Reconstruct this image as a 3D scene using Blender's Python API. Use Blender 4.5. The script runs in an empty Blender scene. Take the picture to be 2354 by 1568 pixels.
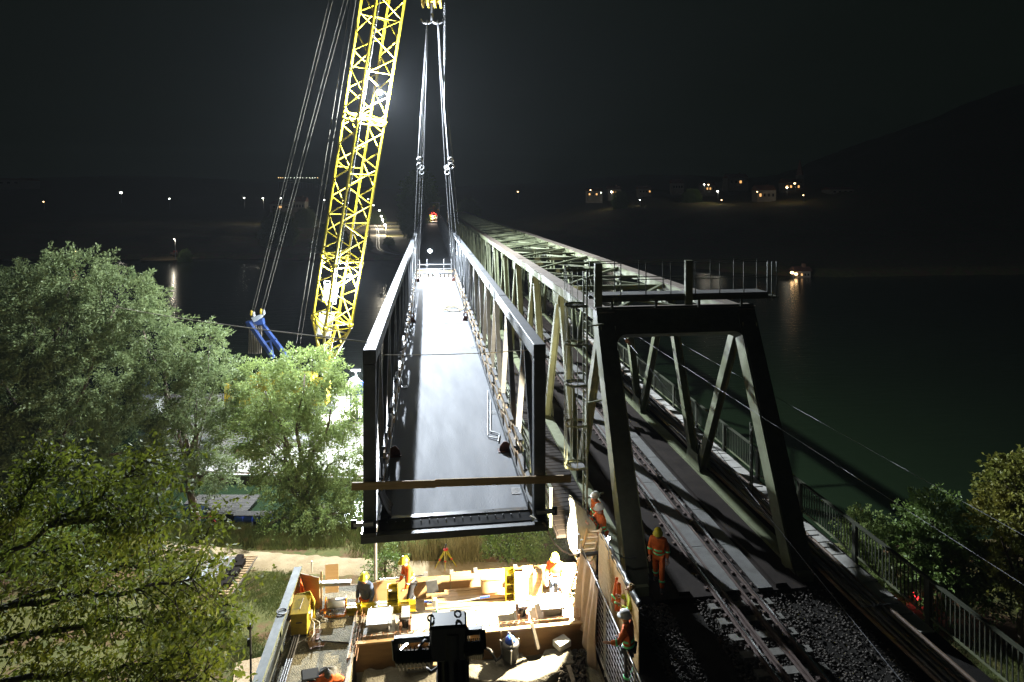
import bpy, bmesh, math, random
import numpy as np
from mathutils import Vector, Matrix, Euler

# ------------------------------------------------------------------ camera / world / exposure
F = 1420.0; HY = 458.0; CX = 1176.5; CZ = 11.3          # focal length, horizon row, centre column (photo px at 2353 wide), eye height
PSI = math.radians(7.66); CS, SN = math.cos(PSI), math.sin(PSI)
scene = bpy.context.scene
C = scene.collection
cam_d = bpy.data.cameras.new('camera'); cam = bpy.data.objects.new('camera', cam_d); C.objects.link(cam)
cam.location = (0, 0, CZ); cam.rotation_euler = (math.pi/2, 0, -PSI)
cam_d.sensor_width = 36.0; cam_d.lens = 36.0*F/2353.0
cam_d.shift_y = -(784.0-HY)/2353.0
cam_d.clip_start = 0.1; cam_d.clip_end = 9000
scene.camera = cam
world = bpy.data.worlds.new('World'); scene.world = world; world.use_nodes = True
bg = world.node_tree.nodes['Background']
bg.inputs[0].default_value = (0.38, 0.76, 0.40, 1); bg.inputs[1].default_value = 0.0036
vs = scene.view_settings
vs.view_transform = 'Standard'; vs.look = 'None'; vs.exposure = 0.15; vs.gamma = 1.0; vs.use_curve_mapping = False
scene.cycles.use_denoising = True
scene.cycles.max_bounces = 6; scene.cycles.diffuse_bounces = 3; scene.cycles.glossy_bounces = 2
scene.cycles.transmission_bounces = 4; scene.cycles.volume_bounces = 0; scene.cycles.transparent_max_bounces = 6
scene.cycles.caustics_reflective = False; scene.cycles.caustics_refractive = False
scene.cycles.sample_clamp_indirect = 3.0
POWER_LED = 13500.0; POWER_BOOM = 122000.0; POWER_BOOM_LOW = 38000.0; POWER_FAR = 6000.0; POWER_BARGE = 30000.0; POWER_STREET = 20000.0; POWER_MAST = 500.0
HAZE = 0.00009
R = random.Random(7)
NR = np.random.default_rng(11)

# ------------------------------------------------------------------ placing helpers (world X = across the bridges, Y = along them)
def W(x, y, D):
    xc = (x-CX)/F*D
    return Vector((xc*CS + D*SN, -xc*SN + D*CS, CZ-(y-HY)/F*D))
def WZ(x, y, z): return W(x, y, F*(CZ-z)/(y-HY))
def WY(x, y, Y): return W(x, y, Y/(CS-(x-CX)/F*SN))
def WL(x, y, L): return W(x, y, L*F/(CS*(x-CX+F*SN/CS)))

# ------------------------------------------------------------------ materials
MATS = {}
def mat(name, col, rough=0.6, metal=0.0, col2=None, nscale=3.0, namt=0.5, bump=0.0, bscale=20.0, trans=0.0, emit=None, estr=0.0, spec=0.5, stretch=None, wave=None, coat=0.0, col3=None, n3=0.55, s3=9.0):
    if name in MATS: return MATS[name]
    m = bpy.data.materials.new(name); m.use_nodes = True
    nt = m.node_tree; n = nt.nodes; l = nt.links
    b = n['Principled BSDF']; out = n['Material Output']
    b.inputs['Base Color'].default_value = (*col, 1); b.inputs['Roughness'].default_value = rough
    b.inputs['Metallic'].default_value = metal; b.inputs['Specular IOR Level'].default_value = spec
    if coat: b.inputs['Coat Weight'].default_value = coat
    tc = n.new('ShaderNodeTexCoord'); mp = n.new('ShaderNodeMapping')
    geo = n.new('ShaderNodeNewGeometry'); l.new(geo.outputs['Position'], mp.inputs['Vector'])
    if stretch: mp.inputs['Scale'].default_value = stretch
    csock = None
    if col2 is not None:
        t = n.new('ShaderNodeTexNoise'); t.inputs['Scale'].default_value = nscale; t.inputs['Detail'].default_value = 6; t.inputs['Roughness'].default_value = 0.65
        l.new(mp.outputs[0], t.inputs['Vector'])
        r = n.new('ShaderNodeValToRGB'); r.color_ramp.elements[0].position = 0.5-0.25*namt-0.05; r.color_ramp.elements[1].position = 0.5+0.25*(1-namt)+0.05
        r.color_ramp.elements[0].color = (*col2, 1); r.color_ramp.elements[1].color = (*col, 1)
        l.new(t.outputs[0], r.inputs[0]); csock = r.outputs[0]
        rr = n.new('ShaderNodeMapRange'); rr.inputs['To Min'].default_value = min(1, rough+0.12); rr.inputs['To Max'].default_value = max(0.03, rough-0.1)
        l.new(t.outputs[0], rr.inputs[0]); l.new(rr.outputs[0], b.inputs['Roughness'])
    if wave is not None:
        wt = n.new('ShaderNodeTexWave'); wt.inputs['Scale'].default_value = wave[0]; wt.inputs['Distortion'].default_value = wave[1]; wt.inputs['Detail'].default_value = 3
        wt.bands_direction = wave[2]; l.new(mp.outputs[0], wt.inputs['Vector'])
        mx = n.new('ShaderNodeMix'); mx.data_type = 'RGBA'; mx.inputs[7].default_value = (*wave[3], 1)
        ml = n.new('ShaderNodeMath'); ml.operation = 'MULTIPLY'; ml.inputs[1].default_value = 0.6; l.new(wt.outputs[1], ml.inputs[0]); l.new(ml.outputs[0], mx.inputs[0])
        if csock is not None: l.new(csock, mx.inputs[6])
        else: mx.inputs[6].default_value = (*col, 1)
        csock = mx.outputs[2]
    if col3 is not None:
        t3 = n.new('ShaderNodeTexNoise'); t3.inputs['Scale'].default_value = s3; t3.inputs['Detail'].default_value = 8; t3.inputs['Roughness'].default_value = 0.7
        l.new(mp.outputs[0], t3.inputs['Vector'])
        r3 = n.new('ShaderNodeValToRGB'); r3.color_ramp.elements[0].position = n3; r3.color_ramp.elements[1].position = n3+0.07
        l.new(t3.outputs[0], r3.inputs[0])
        mx = n.new('ShaderNodeMix'); mx.data_type = 'RGBA'; mx.inputs[7].default_value = (*col3, 1); l.new(r3.outputs[0], mx.inputs[0])
        if csock is not None: l.new(csock, mx.inputs[6])
        else: mx.inputs[6].default_value = (*col, 1)
        csock = mx.outputs[2]
    if csock is not None: l.new(csock, b.inputs['Base Color'])
    if bump:
        t2 = n.new('ShaderNodeTexNoise'); t2.inputs['Scale'].default_value = bscale; t2.inputs['Detail'].default_value = 5
        l.new(mp.outputs[0], t2.inputs['Vector'])
        bp = n.new('ShaderNodeBump'); bp.inputs['Strength'].default_value = bump; bp.inputs['Distance'].default_value = 0.05
        l.new(t2.outputs[0], bp.inputs['Height']); l.new(bp.outputs[0], b.inputs['Normal'])
    if trans:
        tr = n.new('ShaderNodeBsdfTranslucent'); ms = n.new('ShaderNodeMixShader'); ms.inputs[0].default_value = trans
        if csock is not None: l.new(csock, tr.inputs[0])
        else: tr.inputs[0].default_value = (*col, 1)
        l.new(b.outputs[0], ms.inputs[1]); l.new(tr.outputs[0], ms.inputs[2]); l.new(ms.outputs[0], out.inputs[0])
    if emit is not None:
        b.inputs['Emission Color'].default_value = (*emit, 1); b.inputs['Emission Strength'].default_value = estr
        if name.startswith('far_') : m.cycles.emission_sampling = 'NONE'
    MATS[name] = m
    return m

mat('yellow_paint', (0.46, 0.37, 0.012), 0.45, col2=(0.34, 0.25, 0.012), nscale=1.5, namt=0.4, col3=(0.16, 0.11, 0.02), n3=0.66, s3=5)
mat('yellow_dirty', (0.55, 0.40, 0.02), 0.5, col2=(0.34, 0.24, 0.03), nscale=6, namt=0.5)
mat('charcoal_paint', (0.10, 0.107, 0.118), 0.5, col2=(0.055, 0.06, 0.066), nscale=2.5, namt=0.5, bump=0.05, bscale=40)
mat('deck_coat', (0.17, 0.182, 0.204), 0.69, col2=(0.152, 0.163, 0.183), nscale=0.9, namt=0.5, bump=0.25, bscale=30, col3=(0.18, 0.192, 0.212), n3=0.63, s3=2.2, spec=0.33, stretch=(2.2, 0.35, 1))
mat('black_steel', (0.028, 0.03, 0.034), 0.3, col2=(0.05, 0.052, 0.056), nscale=5, namt=0.4)
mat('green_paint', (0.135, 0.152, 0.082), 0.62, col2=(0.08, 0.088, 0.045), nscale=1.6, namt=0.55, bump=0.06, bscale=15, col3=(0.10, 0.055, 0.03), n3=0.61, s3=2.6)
mat('chord_top', (0.14, 0.12, 0.095), 0.65, col2=(0.085, 0.062, 0.045), nscale=2.5, namt=0.6, bump=0.1, col3=(0.18, 0.18, 0.15), n3=0.62, s3=5)
mat('floor_steel', (0.018, 0.0135, 0.011), 0.8, col2=(0.010, 0.0075, 0.006), nscale=1.2, namt=0.5, bump=0.1, spec=0.12)
mat('sleeper_concrete', (0.12, 0.115, 0.10), 0.85, col2=(0.075, 0.07, 0.06), nscale=5, bump=0.2)
mat('tread_plate', (0.095, 0.095, 0.09), 0.65, 0.0, col2=(0.055, 0.053, 0.048), nscale=1.5, namt=0.5, bump=0.35, bscale=90)
mat('rail_rust', (0.09, 0.065, 0.055), 0.6, 0.3, col2=(0.06, 0.04, 0.035), nscale=8, namt=0.5)
mat('rail_shine', (0.55, 0.56, 0.58), 0.18, 1.0)
mat('galv', (0.42, 0.43, 0.44), 0.4, 0.6, col2=(0.32, 0.33, 0.34), nscale=12, namt=0.5)
mat('rope_steel', (0.15, 0.155, 0.165), 0.5, 0.4, wave=(90, 0, 'DIAGONAL', (0.05, 0.05, 0.055)))
mat('rope_dark', (0.075, 0.07, 0.055), 0.6, 0.2)
mat('concrete', (0.36, 0.35, 0.32), 0.85, col2=(0.25, 0.24, 0.215), nscale=2.2, namt=0.5, bump=0.25, bscale=14, col3=(0.18, 0.17, 0.15), n3=0.66, s3=14)
mat('concrete_new', (0.42, 0.40, 0.35), 0.8, col2=(0.32, 0.30, 0.26), nscale=4, namt=0.5, bump=0.15)
mat('concrete_wet', (0.28, 0.25, 0.165), 0.75, col2=(0.12, 0.11, 0.07), nscale=2.2, namt=0.6, bump=0.8, bscale=34, col3=(0.07, 0.065, 0.04), n3=0.54, s3=30)
mat('plywood', (0.56, 0.40, 0.22), 0.62, col2=(0.46, 0.31, 0.15), nscale=1.4, namt=0.45, stretch=(1, 1, 7), bump=0.05, wave=(3.0, 9, 'Z', (0.42, 0.26, 0.11)))
mat('timber_shaded', (0.035, 0.031, 0.026), 0.9, col2=(0.018, 0.016, 0.013), nscale=4, stretch=(0.5, 3, 3))  # pontoon timber, with the shade of trees and boom put into its colour
mat('slab_concrete', (0.15, 0.138, 0.105), 0.85, col2=(0.095, 0.087, 0.065), nscale=3, namt=0.5, bump=0.5, bscale=22, col3=(0.06, 0.05, 0.035), n3=0.67, s3=11)
mat('plywood_dark', (0.26, 0.15, 0.055), 0.6, col2=(0.18, 0.10, 0.035), nscale=1.6, namt=0.5, stretch=(1, 1, 6), wave=(3.5, 9, 'Z', (0.27, 0.15, 0.06)))
mat('osb', (0.58, 0.43, 0.22), 0.7, col2=(0.42, 0.28, 0.12), nscale=26, namt=0.5, stretch=(1, 0.35, 1), bump=0.2)
mat('timber', (0.46, 0.32, 0.17), 0.7, col2=(0.34, 0.22, 0.10), nscale=4, namt=0.5, stretch=(0.4, 3, 6), bump=0.1, col3=(0.24, 0.15, 0.07), n3=0.64, s3=6)
mat('timber_grey', (0.20, 0.17, 0.13), 0.8, col2=(0.13, 0.11, 0.085), nscale=5, namt=0.5, stretch=(0.5, 3, 6), bump=0.1)
mat('rebar', (0.30, 0.17, 0.09), 0.7, 0.2, col2=(0.20, 0.10, 0.05), nscale=20, namt=0.5)
mat('tarp', (0.52, 0.40, 0.29), 0.75, col2=(0.42, 0.31, 0.21), nscale=3, namt=0.5, trans=0.25, bump=0.15, bscale=9)
mat('plastic_sheet', (0.24, 0.24, 0.22), 0.4, col2=(0.15, 0.15, 0.14), nscale=5, namt=0.5, trans=0.35, bump=0.3, bscale=8)
mat('hivis_orange', (0.85, 0.18, 0.02), 0.7, col2=(0.62, 0.11, 0.02), nscale=9, namt=0.45, bump=0.2, bscale=18)
mat('hivis_yellow', (0.62, 0.66, 0.04), 0.7, col2=(0.45, 0.48, 0.03), nscale=9, namt=0.4)
mat('reflector', (0.18, 0.98, 0.42), 0.3, spec=1.0)
mat('reflector_grey', (0.70, 0.72, 0.70), 0.25, 0.4)
mat('navy', (0.07, 0.10, 0.19), 0.8, col2=(0.045, 0.07, 0.14), nscale=8, namt=0.4, bump=0.2)
mat('dark_cloth', (0.03, 0.035, 0.05), 0.85, col2=(0.02, 0.02, 0.03), nscale=8)
mat('skin', (0.50, 0.28, 0.19), 0.5)
mat('hair_blond', (0.45, 0.30, 0.13), 0.5, col2=(0.30, 0.18, 0.07), nscale=30, stretch=(1, 1, 0.15))
mat('helmet_white', (0.80, 0.80, 0.78), 0.3); mat('helmet_yellow', (0.80, 0.70, 0.05), 0.35)
mat('boot', (0.03, 0.025, 0.02), 0.6); mat('eye', (0.02, 0.02, 0.02), 0.2)
mat('rubber', (0.015, 0.015, 0.016), 0.5); mat('plastic_black', (0.02, 0.021, 0.022), 0.38)
mat('blue_paint', (0.02, 0.05, 0.17), 0.5, col2=(0.012, 0.03, 0.10), nscale=3)
mat('blue_float', (0.02, 0.11, 0.75), 0.4, col2=(0.015, 0.08, 0.6), nscale=6)
mat('blue_strap', (0.05, 0.12, 0.55), 0.6)
mat('green_strap', (0.05, 0.32, 0.10), 0.6)
mat('hull', (0.035, 0.05, 0.062), 0.4, col2=(0.14, 0.07, 0.035), nscale=1.1, namt=0.3)
mat('barge_deck', (0.36, 0.35, 0.32), 0.75, col2=(0.22, 0.20, 0.175), nscale=1.3, namt=0.5, bump=0.1)
mat('white_paint', (0.78, 0.78, 0.75), 0.45, col2=(0.62, 0.62, 0.58), nscale=4, namt=0.3)
mat('wall_white', (0.30, 0.28, 0.24), 0.8, col2=(0.22, 0.2, 0.17), nscale=0.6)
mat('roof_tile', (0.20, 0.09, 0.06), 0.8, col2=(0.13, 0.06, 0.04), nscale=1.0)
mat('red_cloth', (0.62, 0.05, 0.04), 0.7, trans=0.5); mat('red_paint', (0.50, 0.04, 0.03), 0.4)
mat('rope_tan', (0.50, 0.44, 0.32), 0.8, wave=(60, 0, 'DIAGONAL', (0.25, 0.21, 0.14)))
mat('rope_yellow', (0.62, 0.52, 0.05), 0.8, col2=(0.42, 0.34, 0.04), nscale=30, bump=0.3, bscale=60)
mat('bark', (0.12, 0.09, 0.06), 0.9, col2=(0.06, 0.045, 0.03), nscale=6, stretch=(1, 1, 0.25), bump=0.4)
mat('bark_dark', (0.035, 0.03, 0.02), 0.9, col2=(0.02, 0.017, 0.012), nscale=6)
mat('leaf_willow', (0.20, 0.245, 0.105), 0.5, col2=(0.13, 0.175, 0.07), nscale=0.9, namt=0.5, trans=0.45, spec=0.2)
mat('leaf_pale', (0.24, 0.30, 0.10), 0.45, col2=(0.165, 0.225, 0.065), nscale=0.9, namt=0.5, trans=0.5, spec=0.2)
mat('leaf_near', (0.16, 0.185, 0.022), 0.62, col2=(0.085, 0.12, 0.014), nscale=1.3, namt=0.5, trans=0.4, spec=0.2)
mat('leaf_bush', (0.17, 0.25, 0.055), 0.5, col2=(0.11, 0.175, 0.04), nscale=1.3, namt=0.5, trans=0.3)
mat('leaf_autumn', (0.24, 0.22, 0.04), 0.5, col2=(0.15, 0.18, 0.03), nscale=0.7, namt=0.5, trans=0.3)
mat('leaf_dark', (0.03, 0.045, 0.022), 0.6, trans=0.2)
mat('grass', (0.17, 0.19, 0.05), 0.7, col2=(0.10, 0.135, 0.035), nscale=0.8, namt=0.5, trans=0.25, col3=(0.24, 0.19, 0.08), n3=0.57, s3=1.6)
mat('reed', (0.30, 0.24, 0.10), 0.7, col2=(0.20, 0.18, 0.06), nscale=1, trans=0.25)
mat('ballast', (0.06, 0.05, 0.04), 0.9, col2=(0.035, 0.03, 0.024), nscale=9, namt=0.5, bump=0.3, col3=(0.085, 0.072, 0.058), n3=0.62, s3=14)
mat('asphalt', (0.018, 0.0165, 0.014), 0.95, col2=(0.010, 0.009, 0.008), nscale=2, bump=0.5, bscale=50, spec=0.1)
mat('pipe_plastic', (0.07, 0.07, 0.072), 0.4, col2=(0.05, 0.045, 0.04), nscale=3)
mat('pipe_rust', (0.20, 0.14, 0.095), 0.6, col2=(0.12, 0.08, 0.05), nscale=4)
mat('glass_dark', (0.02, 0.025, 0.03), 0.1)
mat('grey_plate', (0.40, 0.43, 0.46), 0.5, col2=(0.30, 0.33, 0.36), nscale=7, namt=0.4)
mat('brown_block', (0.26, 0.15, 0.10), 0.6, col2=(0.18, 0.10, 0.065), nscale=6)
mat('rust_lug', (0.14, 0.055, 0.035), 0.6, 0.2, col2=(0.08, 0.03, 0.02), nscale=9)
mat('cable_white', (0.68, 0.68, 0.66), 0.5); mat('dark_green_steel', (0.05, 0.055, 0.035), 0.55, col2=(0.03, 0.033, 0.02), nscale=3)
mat('rail_grey', (0.085, 0.095, 0.086), 0.55, 0.1, col2=(0.055, 0.062, 0.055), nscale=4, namt=0.5)
mat('orange_paint', (0.85, 0.30, 0.02), 0.45)
mat('lamp_white', (1, 1, 1), 0.5, emit=(0.85, 0.93, 1.0), estr=120.0)
mat('lamp_led', (1, 1, 1), 0.5, emit=(1.0, 0.97, 0.9), estr=60.0)
mat('far_lamp_warm', (1, 1, 1), 0.5, emit=(1.0, 0.62, 0.28), estr=9.0)
mat('far_lamp_cool', (1, 1, 1), 0.5, emit=(0.95, 1.0, 0.85), estr=9.0)
mat('far_lamp_red', (1, 0.1, 0.1), 0.5, emit=(1.0, 0.03, 0.04), estr=5.0)
mat('far_window', (1, 1, 1), 0.5, emit=(1.0, 0.50, 0.16), estr=1.2)

# ------------------------------------------------------------------ mesh helpers
def frame(d, up=Vector((0, 0, 1))):
    z = Vector(d).normalized(); up = Vector(up)
    if abs(z.dot(up)) > 0.995: up = Vector((0, 1, 0))
    x = up.cross(z).normalized(); y = z.cross(x)
    return x, y, z                                             # x: sideways, y: 'up' in the section, z: along
class MB:
    def __init__(s): s.v = []; s.f = []
    def add(s, vs, fs):
        o = len(s.v); s.v += [tuple(p) for p in vs]; s.f += [tuple(i+o for i in f) for f in fs]; return s
    def box(s, c, sz, rz=0.0, rot=None):
        hx, hy, hz = sz[0]/2, sz[1]/2, sz[2]/2
        m = rot if rot is not None else Matrix.Rotation(rz, 3, 'Z')
        c = Vector(c)
        vs = [c + m @ Vector((sx*hx, sy*hy, sz_*hz)) for sz_ in (-1, 1) for sy in (-1, 1) for sx in (-1, 1)]
        return s.add(vs, [(0, 2, 3, 1), (4, 5, 7, 6), (0, 1, 5, 4), (2, 6, 7, 3), (0, 4, 6, 2), (1, 3, 7, 5)])
    def box2(s, a, b): 
        a = Vector(a); b = Vector(b); return s.box((a+b)/2, [abs(b[i]-a[i]) for i in range(3)])
    def beam(s, p0, p1, w, h, up=(0, 0, 1)):
        p0 = Vector(p0); p1 = Vector(p1); x, y, z = frame(p1-p0, up)
        vs = [p + x*(sx*w/2) + y*(sy*h/2) for p in (p0, p1) for sx, sy in ((-1, -1), (1, -1), (1, 1), (-1, 1))]
        return s.add(vs, [(3, 2, 1, 0), (4, 5, 6, 7), (0, 1, 5, 4), (1, 2, 6, 5), (2, 3, 7, 6), (3, 0, 4, 7)])
    def ibeam(s, p0, p1, w, h, t, up=(0, 0, 1)):               # I section: two flanges and a web
        p0 = Vector(p0); p1 = Vector(p1); x, y, z = frame(p1-p0, up)
        s.beam(p0+y*(h/2-t/2), p1+y*(h/2-t/2), w, t, up); s.beam(p0-y*(h/2-t/2), p1-y*(h/2-t/2), w, t, up)
        return s.beam(p0, p1, t, h-2*t, up)
    def tube(s, pts, r, n=6, cap=True, r1=None):
        pts = [Vector(p) for p in pts]; m = len(pts); o = len(s.v)
        for i, p in enumerate(pts):
            d = pts[min(i+1, m-1)]-pts[max(i-1, 0)]
            if d.length < 1e-9: d = Vector((0, 0, 1))
            x, y, z = frame(d); rr = r if r1 is None else r+(r1-r)*i/max(1, m-1)
            s.v += [tuple(p + x*(rr*math.cos(2*math.pi*k/n)) + y*(rr*math.sin(2*math.pi*k/n))) for k in range(n)]
        for i in range(m-1):
            for k in range(n):
                a = o+i*n+k; b = o+i*n+(k+1) % n
                s.f.append((a, b, b+n, a+n))
        if cap:
            s.f.append(tuple(o+k for k in reversed(range(n)))); s.f.append(tuple(o+(m-1)*n+k for k in range(n)))
        return s
    def lathe(s, c, prof, n=12, axis=None, sx=1.0, sy=1.0):
        c = Vector(c); o = len(s.v)
        x, y, z = frame(axis) if axis is not None else (Vector((1, 0, 0)), Vector((0, 1, 0)), Vector((0, 0, 1)))
        for r, h in prof:
            s.v += [tuple(c + x*(r*sx*math.cos(2*math.pi*k/n)) + y*(r*sy*math.sin(2*math.pi*k/n)) + z*h) for k in range(n)]
        for i in range(len(prof)-1):
            for k in range(n):
                a = o+i*n+k; b = o+i*n+(k+1) % n
                s.f.append((a, b, b+n, a+n))
        s.f.append(tuple(o+k for k in reversed(range(n)))); s.f.append(tuple(o+(len(prof)-1)*n+k for k in range(n)))
        return s
    def prism(s, poly, d):                                     # planar polygon (3D points) pushed along d
        poly = [Vector(p) for p in poly]; d = Vector(d); n = len(poly)
        nrm = Vector((0, 0, 0))
        for i in range(n): nrm += poly[i].cross(poly[(i+1) % n])
        if nrm.dot(d) > 0: poly = poly[::-1]
        return s.add(poly+[p+d for p in poly], [tuple(range(n)), tuple(reversed(range(n, 2*n)))] + [(i, i+n, (i+1) % n+n, (i+1) % n) for i in range(n)])
    def ball(s, c, r, n=8, sx=1, sy=1, sz=1):
        prof = [(max(1e-4, r*math.sin(math.pi*i/(n//2+1))), -r*math.cos(math.pi*i/(n//2+1))*sz) for i in range(n//2+2)]
        return s.lathe(c, prof, n, sx=sx, sy=sy)
    def ring(s, c, R_, r, axis=(0, 0, 1), n=14, m=5, a0=0, a1=2*math.pi, sx=1, sy=1):
        x, y, z = frame(axis); c = Vector(c)
        full = abs(a1-a0-2*math.pi) < 1e-6
        pts = [c + x*(R_*sx*math.cos(a0+(a1-a0)*k/n)) + y*(R_*sy*math.sin(a0+(a1-a0)*k/n)) for k in range(n+1)]
        return s.tube(pts, r, m, cap=not full)
    def mesh(s, name, smooth=False):
        me = bpy.data.meshes.new(name); me.from_pydata(s.v, [], s.f); me.update()
        if smooth: me.shade_smooth()
        return me
    def build(s, name, m, parent=None, smooth=False):
        me = s.mesh(name, smooth); me.materials.append(MATS[m] if isinstance(m, str) else m)
        return link(name, me, parent)
def wloc(o):
    l = Vector(o.location)
    while o.parent is not None: o = o.parent; l = l+Vector(o.location) if o.type == 'EMPTY' else l
    return l
def setp(o, parent):
    if parent is not None:
        o.parent = parent
        if parent.type == 'EMPTY': o.matrix_parent_inverse = Matrix.Translation(-Vector(parent.location))
def link(name, me, parent=None):
    o = bpy.data.objects.new(name, me); C.objects.link(o); setp(o, parent); return o
def thing(name, loc, label, cat, group=None):
    o = bpy.data.objects.new(name, None); C.objects.link(o); o.location = loc; o.empty_display_size = 0.2
    return tag(o, label, cat, group)
def tag(o, label, cat, group=None):
    o['label'] = label; o['category'] = cat
    if group: o['group'] = group
    return o
def structure(o): o['kind'] = 'structure'; return o
def stuff(o): o['kind'] = 'stuff'; return o
UNIT = {}
def unit(shape, m):
    k = (shape, m)
    if k not in UNIT:
        b = MB()
        if shape == 'box': b.box((0, 0, 0), (1, 1, 1))
        else: b.lathe((0, 0, 0), [(1, -0.5), (1, 0.5)], int(shape[3:] or 8))
        me = b.mesh(shape+'_piece', smooth=False)
        if shape != 'box':
            for p in me.polygons: p.use_smooth = len(p.vertices) == 4
        me.materials.append(MATS[m]); UNIT[k] = me
    return UNIT[k]
def piece(name, me, M, parent=None):                           # an object that shares mesh data, placed by a world matrix
    o = bpy.data.objects.new(name, me); C.objects.link(o)
    if parent is not None and parent.type != 'EMPTY':          # a mesh built in world coordinates sits at the origin
        o.parent = parent
    else: setp(o, parent)
    o.matrix_basis = M
    return o
def bar(name, p0, p1, w, h, m, parent=None, up=(0, 0, 1)):
    p0 = Vector(p0); p1 = Vector(p1); x, y, z = frame(p1-p0, up); L = (p1-p0).length; c = (p0+p1)/2
    M = Matrix(((x.x*w, y.x*h, z.x*L, c.x), (x.y*w, y.y*h, z.y*L, c.y), (x.z*w, y.z*h, z.z*L, c.z), (0, 0, 0, 1)))
    return piece(name, unit('box', m), M, parent)
def rod(name, p0, p1, r, m, parent=None, n=8):
    p0 = Vector(p0); p1 = Vector(p1); x, y, z = frame(p1-p0); L = (p1-p0).length; c = (p0+p1)/2
    M = Matrix(((x.x*r, y.x*r, z.x*L, c.x), (x.y*r, y.y*r, z.y*L, c.y), (x.z*r, y.z*r, z.z*L, c.z), (0, 0, 0, 1)))
    return piece(name, unit('cyl%d' % n, m), M, parent)
def block(name, c, sz, m, parent=None, rz=0.0):
    M = Matrix.LocRotScale(Vector(c), Euler((0, 0, rz)), Vector(sz)); return piece(name, unit('box', m), M, parent)
def sag(p0, p1, s, n=16):
    p0 = Vector(p0); p1 = Vector(p1); return [p0.lerp(p1, i/n)+Vector((0, 0, -s*4*(i/n)*(1-i/n))) for i in range(n+1)]
def lamp_light(name, loc, power, col, parent, radius=0.15, spot=None, target=None, blend=0.4):
    d = bpy.data.lights.new(name, 'SPOT' if spot else 'POINT'); d.energy = power; d.color = col; d.shadow_soft_size = radius
    if spot: d.spot_size = math.radians(spot); d.spot_blend = blend
    o = bpy.data.objects.new(name, d); C.objects.link(o); setp(o, parent); o.location = loc
    if spot: o.rotation_euler = (Vector(target)-Vector(loc)).to_track_quat('-Z', 'Y').to_euler()
    return o
def np_mesh(name, V, Q, m, parent=None, smooth=False):
    V = np.asarray(V, dtype=np.float32).reshape(-1, 3); Q = np.asarray(Q, dtype=np.int32)
    k = Q.shape[1]; me = bpy.data.meshes.new(name)
    me.vertices.add(len(V)); me.vertices.foreach_set('co', V.ravel())
    me.loops.add(Q.size); me.loops.foreach_set('vertex_index', Q.ravel())
    me.polygons.add(len(Q)); me.polygons.foreach_set('loop_start', np.arange(0, Q.size, k, dtype=np.int32))
    me.update(calc_edges=True); me.validate()
    if smooth: me.shade_smooth()
    me.materials.append(MATS[m]); return link(name, me, parent)
# ------------------------------------------------------------------ setting: terrain, water, path, road
def sstep(a, b, x):
    t = np.clip((x-a)/(b-a), 0, 1); return t*t*(3-2*t)
def vnoise(x, y, seed=0):
    r = np.zeros_like(x, dtype=float)
    for k, (fr, am) in enumerate(((1, 1), (2.1, .5), (4.3, .25), (8.7, .13))):
        a = seed*1.7+k*2.3
        r += am*(np.sin(x*fr*0.9+a+1.3*np.sin(y*fr*0.7+a))*np.cos(y*fr*1.1+a*0.7+1.1*np.sin(x*fr*0.6-a)))
    return r
def terrain_z(xc, D):
    px = CX+F*xc/np.maximum(D, 1.0)
    ds = 40.6-0.04*xc+0.5*vnoise(xc*0.25, D*0+1.0, 3)
    z = np.full_like(D, -8.8)+0.05*vnoise(xc*0.3, D*0.3, 1)
    z = z-2.9*sstep(-3.6, 1.2, D-ds)-2.0*sstep(1.2, 10, D-ds)
    df = 214-46*sstep(1250, 1850, px)+4*vnoise(xc*0.03, D*0+2, 5)
    far = sstep(0, 9, D-df)
    zf = -8.5+0.3*vnoise(xc*0.02, D*0.02, 2)
    zf = zf+28*sstep(240, 640, D)*sstep(1180, 1500, px)
    zf = zf+(70+26*vnoise(xc*0.0011, D*0+1, 4)+34*sstep(900, 200, px)*1.0)*sstep(800, 2700, D)
    zf = zf+(sstep(1700, 2000, px)*70+sstep(1900, 2420, px)*125+9*vnoise(xc*0.012, D*0.01, 6)*sstep(1700, 1900, px))*sstep(330, 1100, D)
    zf = zf+1.6*np.abs(vnoise(xc*0.09, D*0.05, 9))*sstep(235, 300, D)*(1-0.9*sstep(780, 830, px)*sstep(960, 900, px))
    return z*(1-far)+zf*far
ang = np.radians(np.concatenate([np.linspace(-120, -48, 16), np.linspace(-45, 45, 150), np.linspace(48, 120, 16)]))
rad = np.concatenate([np.linspace(1.0, 60, 110), np.geomspace(61.5, 5200, 120)])
A, RR = np.meshgrid(ang, rad)
xc = np.sin(A)*RR; dd = np.cos(A)*RR
Z = terrain_z(xc, dd)
V = np.stack([xc*CS+dd*SN, -xc*SN+dd*CS, Z], -1).reshape(-1, 3)
na = len(ang); i, j = np.meshgrid(np.arange(len(rad)-1), np.arange(na-1), indexing='ij')
q = (i*na+j).ravel(); Q = np.stack([q, q+1, q+1+na, q+na], 1)
mat('ground', (0.125, 0.115, 0.028), 0.95, col2=(0.055, 0.072, 0.014), nscale=0.7, namt=0.6, bump=0.9, bscale=5, col3=(0.13, 0.072, 0.03), n3=0.50, s3=0.33)
structure(np_mesh('ground', V, Q, 'ground', smooth=True))
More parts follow.
